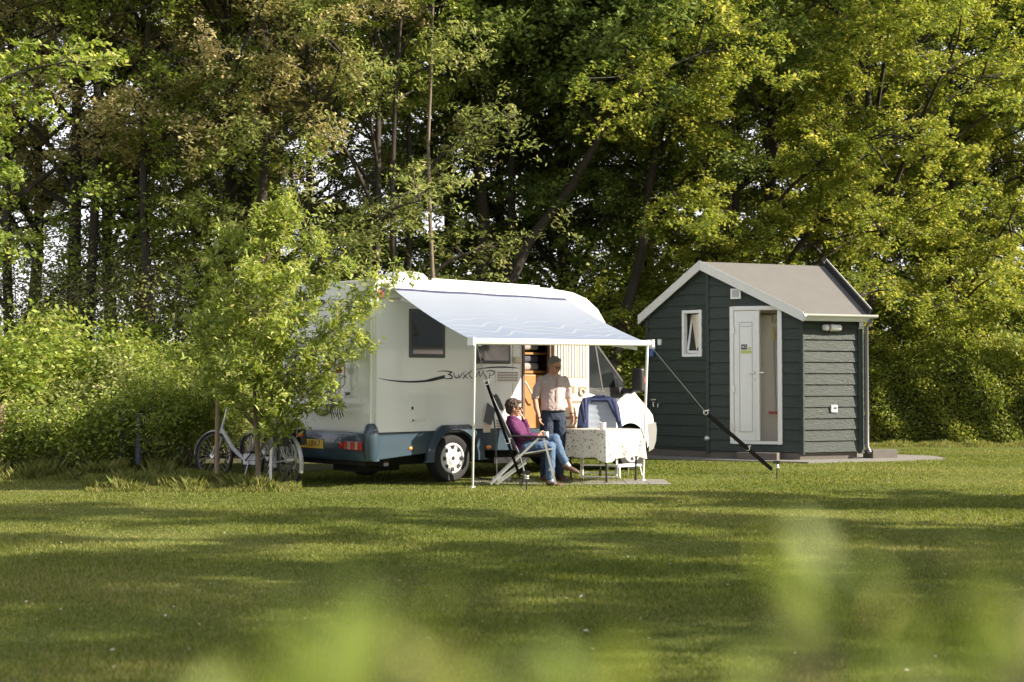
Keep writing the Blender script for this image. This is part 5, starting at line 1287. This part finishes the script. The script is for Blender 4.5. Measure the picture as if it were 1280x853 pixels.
# ---------------------------------------------------------------- bicycles
def bicycle(loc, rz, lean, label, bag):
    e = empty('bicycle', loc, rz, label, 'bicycle', 'white bicycles parked behind the motorhome'); e.rotation_euler = (lean,0,rz)
    rw, fw_ = Vector((-.55,0,.345)), Vector((.55,0,.345))
    for c in (rw,fw_):
        b = MB(); b.ring(c,(0,1,0),.325,.021,40,8); t = b.build('wheel', M_rubber, e, smooth=60)
        b = MB(); b.ring(c,(0,1,0),.298,.011,40,6); b.build('rim', M_dgrey, t, smooth=60)
        b = MB(); b.tube([c+Vector((0,-.05,0)),c+Vector((0,.05,0))],.035,12)
        for k in range(24):
            a = 2*math.pi*k/24; b.bar(c+Vector((0,.03*(1 if k%2 else -1),0)), c+Vector((math.cos(a)*.29,0,math.sin(a)*.29)),.0014)
        b.build('spokes', M_alu, t)
    f = MB(); bbk = Vector((-.08,0,.29)); hd = Vector((.40,0,.86)); hl = Vector((.455,0,.66)); st_ = Vector((-.22,0,.78))
    f.tube([hl+Vector((-.02,0,.06)),Vector((.22,0,.46)),Vector((.02,0,.31)),bbk],[.040,.043,.043,.045],10,asp=.75); f.tube([hd,hl],.022,10); f.tube([bbk,st_],.019,10)
    for y in (-.045,.045): f.tube([bbk+Vector((0,y,0)),rw+Vector((0,y*1.2,0))],.011,6); f.tube([st_+Vector((0,y*.5,-.08)),rw+Vector((0,y*1.2,0))],.009,6); f.tube([hl+Vector((0,y*.8,-.02)),fw_+Vector((0,y*1.2,0))],.014,6)
    f.box(bbk+Vector((-.04,0,.02)),(.11,.045,.075)); f.build('frame', M_bike, e, smooth=50, bevel=.01)
    def guard(c, a0, a1, nm):
        b = MB(); rr = .362; rings = []
        for k in range(15):
            a = R(a0+(a1-a0)*k/14); d = Vector((math.cos(a),0,math.sin(a))); rings.append([c+d*(rr+dz_)+Vector((0,y,0)) for y,dz_ in ((-.03,-.012),(0,.006),(.03,-.012),(.03,-.017),(0,.0),(-.03,-.017))])
        b.loft(rings); b.build(nm, M_bike, e, smooth=50)
    guard(rw, 20, 205, 'rear_mudguard'); guard(fw_, 0, 120, 'front_mudguard')
    b = MB(); b.tube([st_,Vector((-.25,0,.95))],.014,8); b.build('seat_post', M_alu, e, smooth=50)
    b = MB(); b.ell((-.27,0,.985),(.14,.085,.03)); b.ell((-.15,0,.98),(.11,.035,.022)); soft(b,'saddle',M_black,e,.009,2)
    b = MB(); b.tube([hd,Vector((.36,0,1.05)),Vector((.38,0,1.09))],.015,8); b.tube([(.16,-.29,1.08),(.30,-.26,1.11),(.38,-.08,1.09),(.38,.08,1.09),(.30,.26,1.11),(.16,.29,1.08)],.012,8); b.build('handlebar', M_alu, e, smooth=60)
    for y in (-.29,.29): b = MB(); b.tube([(.14,y,1.08),(.25,y*.95,1.10)],.018,8); b.build('grip', M_black, e, smooth=60)
    b = MB(); 
    for y in (-.06,.06): b.tube([(-.30,y,.76),(-.82,y,.77)],.008,6); b.tube([(-.72,y,.77),rw+Vector((-.02,y,0))],.007,6); b.tube([(-.5,y,.765),rw+Vector((0,y,0))],.007,6)
    for x in (-.4,-.55,-.7,-.82): b.tube([(x,-.06,.77),(x,.06,.77)],.006,6)
    b.build('luggage_rack', M_bike, e, smooth=60)
    if bag:
        b = MB(); b.box((-.60,0,.84),(.17,.10,.05)); b.box((-.60,.13,.66),(.15,.05,.11)); b.box((-.60,-.13,.66),(.15,.05,.11)); b.build('pannier_bag', M_black, e, bevel=.02)
    b = MB(); b.box((-.90,0,.70),(.015,.04,.025)); b.build('rear_light', M_red, e, bevel=.006)
    b = MB(); b.box((-.30,-.065,.315),(.27,.012,.045)); b.build('chain_case', M_black, e, bevel=.02)
    b = MB(); b.bar(bbk+Vector((0,-.08,0)),bbk+Vector((.12,-.08,-.12)),.022,.014); b.box(bbk+Vector((.12,-.13,-.12)),(.045,.045,.012)); b.build('pedal', M_black, e); b = MB(); b.bar(bbk+Vector((0,.08,0)),bbk+Vector((-.12,.08,.12)),.022,.014); b.box(bbk+Vector((-.12,.13,.12)),(.045,.045,.012)); b.build('pedal', M_black, e)
    b = MB(); b.tube([(-.12,.05,.28),(-.16,.20,.0)],.008,6); b.build('kickstand', M_alu, e)
def bike_at(pr_, dr_, dirv, lean, label, bag):
    r_ = at(pr_, dr_); dv = Vector((*dirv,0)).normalized(); c = r_+dv*.55
    bicycle((c.x,c.y,.0), math.atan2(dv.y,dv.x), lean, label, bag)
bike_at(364,18.25,(-.60,.80),R(-4),'white bicycle with black bags on its rear rack, closer to the number plate',True)
bike_at(344,18.85,(-.88,.48),R(4),'white step-through bicycle behind the tree stakes, the one further from the number plate',False)

# ---------------------------------------------------------------- young staked tree, stakes, shrubs by it
def young_tree():
    random.seed(91); T = MB(); cl = []; base = at(326,17.75)
    e = empty('young_tree', base, 0, 'young bright green tree between stakes in front of the motorhome rear', 'tree')
    T.tube(curve_pts((0,0,-.05),(.03,0,3.35),(0,0,0),9,.03), [.034*(1-.8*k/9) for k in range(10)], 8)
    ends = []
    for px,py,dd in ((500,338,-.2),(470,352,.1),(458,385,-.3),(452,432,-.2),(440,415,.2),(430,330,.1),(420,480,-.3),(400,300,.2),(392,440,-.4),(372,270,0),(350,258,.1),(362,480,.3),(330,262,-.1),(315,300,.3),(290,290,.1),(300,340,-.3),(265,320,.1),(272,370,-.3),(240,350,.2),(235,400,-.2),(215,440,.1),(240,460,-.4),(290,440,-.5),(345,500,-.3),(350,400,-.5),(320,460,-.45),(370,350,-.4),(395,380,-.3),(335,350,.4),(285,405,.4),(345,430,.4),(410,355,.3),(255,430,.4)):
        p = W(px,py,17.75+dd*1.4)-base; ends.append(p)
    for p in ends:
        h0 = max(.35, min(2.9, p.z-abs(p.x)*.75-random.uniform(.1,.5))); s0 = Vector((.03*h0/3.3,0,h0))
        lp = curve_pts(s0, p, (0,0,.06), 9, .07); L_ = (p-s0).length
        T.tube(lp, [.015*(1-.8*k/9) for k in range(10)], 5, cap=False)
        for k in range(3,10):
            for _ in range(4):
                dv = Vector((random.gauss(0,1),random.gauss(0,1),random.gauss(.35,.7))).normalized()*random.uniform(.08,.30)
                T.tube([lp[k],lp[k]+dv],[.004,.002],3,cap=False); cl.append((lp[k]+dv*.7,dv)); cl.append((lp[k]+dv,dv))
            cl.append((lp[k],(lp[min(k+1,9)]-lp[k-1])))
    r2 = np.random.default_rng(5); C = np.array([tuple(c[0]) for c in cl]); pn_ = 9
    idx = np.repeat(np.arange(len(C)), pn_); P = C[idx]+r2.normal(size=(len(idx),3))*.045
    me = np_mesh_data(leaf_verts(P,.10,.29,.3), 4, LM['bright'], np.clip(.55+r2.normal(size=len(P))*.2,0,1))
    o = bpy.data.objects.new('crown', me); COL.objects.link(o); o.parent = e; T.build('trunk', M_bark2, e, smooth=60, fix=False)
young_tree()
for px, py, h, lb in ((272,606,1.25,'dark wooden tree stake, leftmost of the three by the bicycles'),(323,608,1.15,'pale wooden tree stake standing against the young trunk'),(339,609.5,.55,'short white-topped stake in front of the bicycle wheel')):
    p = G(px,py); b = MB(); b.tube([(0,0,-.1),(.0,0,h*.6),(.01,0,h)],[.030,.029,.028] if h > .6 else [.018,.018,.017],10); o = b.build('tree_stake', M_post if h > .6 else M_walu, smooth=40); o.location = p
    tag(o, lb, 'stake', 'stakes of the young tree')
S5 = shrub_mesh(75, 1.9, .75, 14, .075, 34, 'bright', .13, asp=.32)
put_tree('shrub', S5, at(232,21.0), 1, 1, 'leafy shoot clump filling the space left of the bicycles', 'shrub', SG, SP)
put_tree('shrub', S5, at(192,20.6), 3, .9, 'leafy shoot clump just left of the young staked tree', 'shrub', SG, SP)
put_tree('shrub', S4, at(30,20.3), 3, 1.0, 'knee-high shrub at the foot of the pale fence post', 'shrub', SG, SP)
put_tree('shrub', S4, at(120,20.3), 1, 1.1, 'knee-high shrub just left of the blue-grey posts', 'shrub', SG, SP)
# wire fence
fe = empty('wire_fence', at(3,21.3), 0, 'wire fence on wooden posts running through the shrubs at the left', 'fence')
f0 = at(3,21.3)
for k,(px,py,h,m) in enumerate(((3,587,1.08,M_post),(152,592,.85,pm('post_bluegrey',(.10,.12,.17),.6)),(174,596,.92,pm('post_bluegrey',(.10,.12,.17),.6)),(-70,587,1.08,M_post))):
    p = at(px,20.35)-f0; b = MB(); b.tube([p+Vector((0,0,-.1)),p+Vector((.0,0,h))],.055,12); b.build('post', m, fe, smooth=40)
for z in (.45,.75,.98):
    p = at(-70,20.28)-f0; q = at(176,20.28)-f0; b = MB(); b.tube([p+Vector((0,0,z)),p.lerp(q,.3)+Vector((0,0,z-.03)),p.lerp(q,.65)+Vector((0,0,z)),q+Vector((0,0,z))],.0022,5); b.build('wire', M_alu, fe)
# long grass fringe at the foot of the shrubs
def tuft(n, px0, px1, d0_, d1_, h0, h1, name, label):
    d = rng.uniform(d0_,d1_,n); x = (rng.uniform(px0,px1,n)-640)/F*d
    ed = np.clip(np.minimum(d-d0_, d1_-d)/.35, 0, 1)*np.clip(np.minimum(x-x.min(), x.max()-x)/.5, 0, 1)
    kp = rng.random(n) < ed*(.35+.65*(np.sin(x*4.1+1.7*np.sin(d*4))*.5+.5)); x = x[kp]; d = d[kp]; ed = ed[kp]; n = len(x)
    h = (h0*.6+(h1-h0)*rng.random(n)**2.2*(.55+.45*np.sin(x*7+2*np.sin(d*5)))*ed)+.02
    a = rng.uniform(0,2*math.pi,n); P = np.stack([x,d,np.zeros(n)],1); wd = .0045; la = rng.uniform(0,2*math.pi,n); ln = rng.uniform(.1,.8,n)*h
    wv = np.stack([np.cos(a)*wd,np.sin(a)*wd,np.zeros(n)],1); q = np.stack([np.cos(la)*ln,np.sin(la)*ln,h],1)
    mid = P+q*np.array([.35,.35,.6]); tip = P+q
    V = np.stack([P-wv,P+wv,mid+wv*.7,tip],1); V = np.concatenate([V],1).reshape(-1,3)
    o = np_mesh(name, V, 4, gm, np.clip(.55+.25*rng.normal(size=n),0,1)); tag(o, label, cat='grass', kind='stuff')
tuft(52000, -60, 235, 19.2, 21.4, .06, .34, 'long_grass', 'long unmown grass at the foot of the shrubs on the left')
tuft(60000, 110, 378, 17.1, 19.6, .05, .22, 'long_grass', 'long unmown grass around the tree stakes and bicycle wheels')
tuft(26000, 1085, 1340, 28.8, 30.2, .04, .16, 'long_grass', 'rough grass along the foot of the clipped hedge')

# ---------------------------------------------------------------- out-of-focus shrub right in front of the camera
def near_shrub():
    random.seed(8); T = MB(); C = []; sz = []
    e = empty('foreground_shrub', (0.0,.5,0), 0, 'out-of-focus green leaves along the bottom edge, close to the camera', 'shrub')
    o_ = Vector((0,.5,0))
    sp = [(405,846,.40,22),(440,842,.42,11),(535,815,.43,8),(470,742,.46,5),(500,775,.45,6),(560,850,.42,8),(650,838,.42,8),(740,850,.43,6),(250,852,.42,6),(330,858,.43,5),
          (985,712,.44,4),(1012,745,.43,6),(1035,785,.44,5),(1150,820,.44,6),(1105,845,.42,6),(1200,850,.42,5),(1270,765,.42,9),(1277,705,.44,6),(1250,840,.42,5),(930,850,.44,4)]
    for px,py,d,n in sp:
        c = W(px,py,d)-o_; g = Vector((c.x*.75+random.uniform(-.03,.03), .05+random.uniform(-.05,.1), 0))
        lp = curve_pts(g, c, (0,0,0), 8, .03); T.tube(lp, [.004*(1-.75*k/8) for k in range(9)], 5, cap=False)
        for _ in range(n):
            C.append(c+Vector((random.gauss(0,.009),random.gauss(0,.02),random.gauss(0,.009))))
        for k in (2,3,4):
            for _ in range(5): C.append(lp[k]+Vector((random.gauss(0,.02),random.gauss(0,.02),random.gauss(0,.02))))
    C = np.array([tuple(c) for c in C]); me = np_mesh_data(leaf_verts(C,.016,.5,.2), 4, LM['bright'], np.clip(.40+rng.normal(size=len(C))*.2,0,1))
    o = bpy.data.objects.new('foliage', me); COL.objects.link(o); o.parent = e; T.build('stems', M_bark2, e, fix=False)
near_shrub()

# fallen leaves, petals and daisies on the lawn
n = 260; d = 6*(26/6)**rng.uniform(0,1,n); x = rng.uniform(-.46,.46,n)*d
V = leaf_verts(np.stack([x,d,rng.uniform(.03,.045,n)],1), .028, .6, 2.0)
o = np_mesh('fallen_leaves', V, 4, leafmat('litter', [(.20,.13,.06),(.42,.36,.20),(.60,.58,.50)], .2), np.clip(rng.random(n),0,1)); tag(o, 'small fallen leaves and petals scattered on the lawn', cat='leaves', kind='stuff')
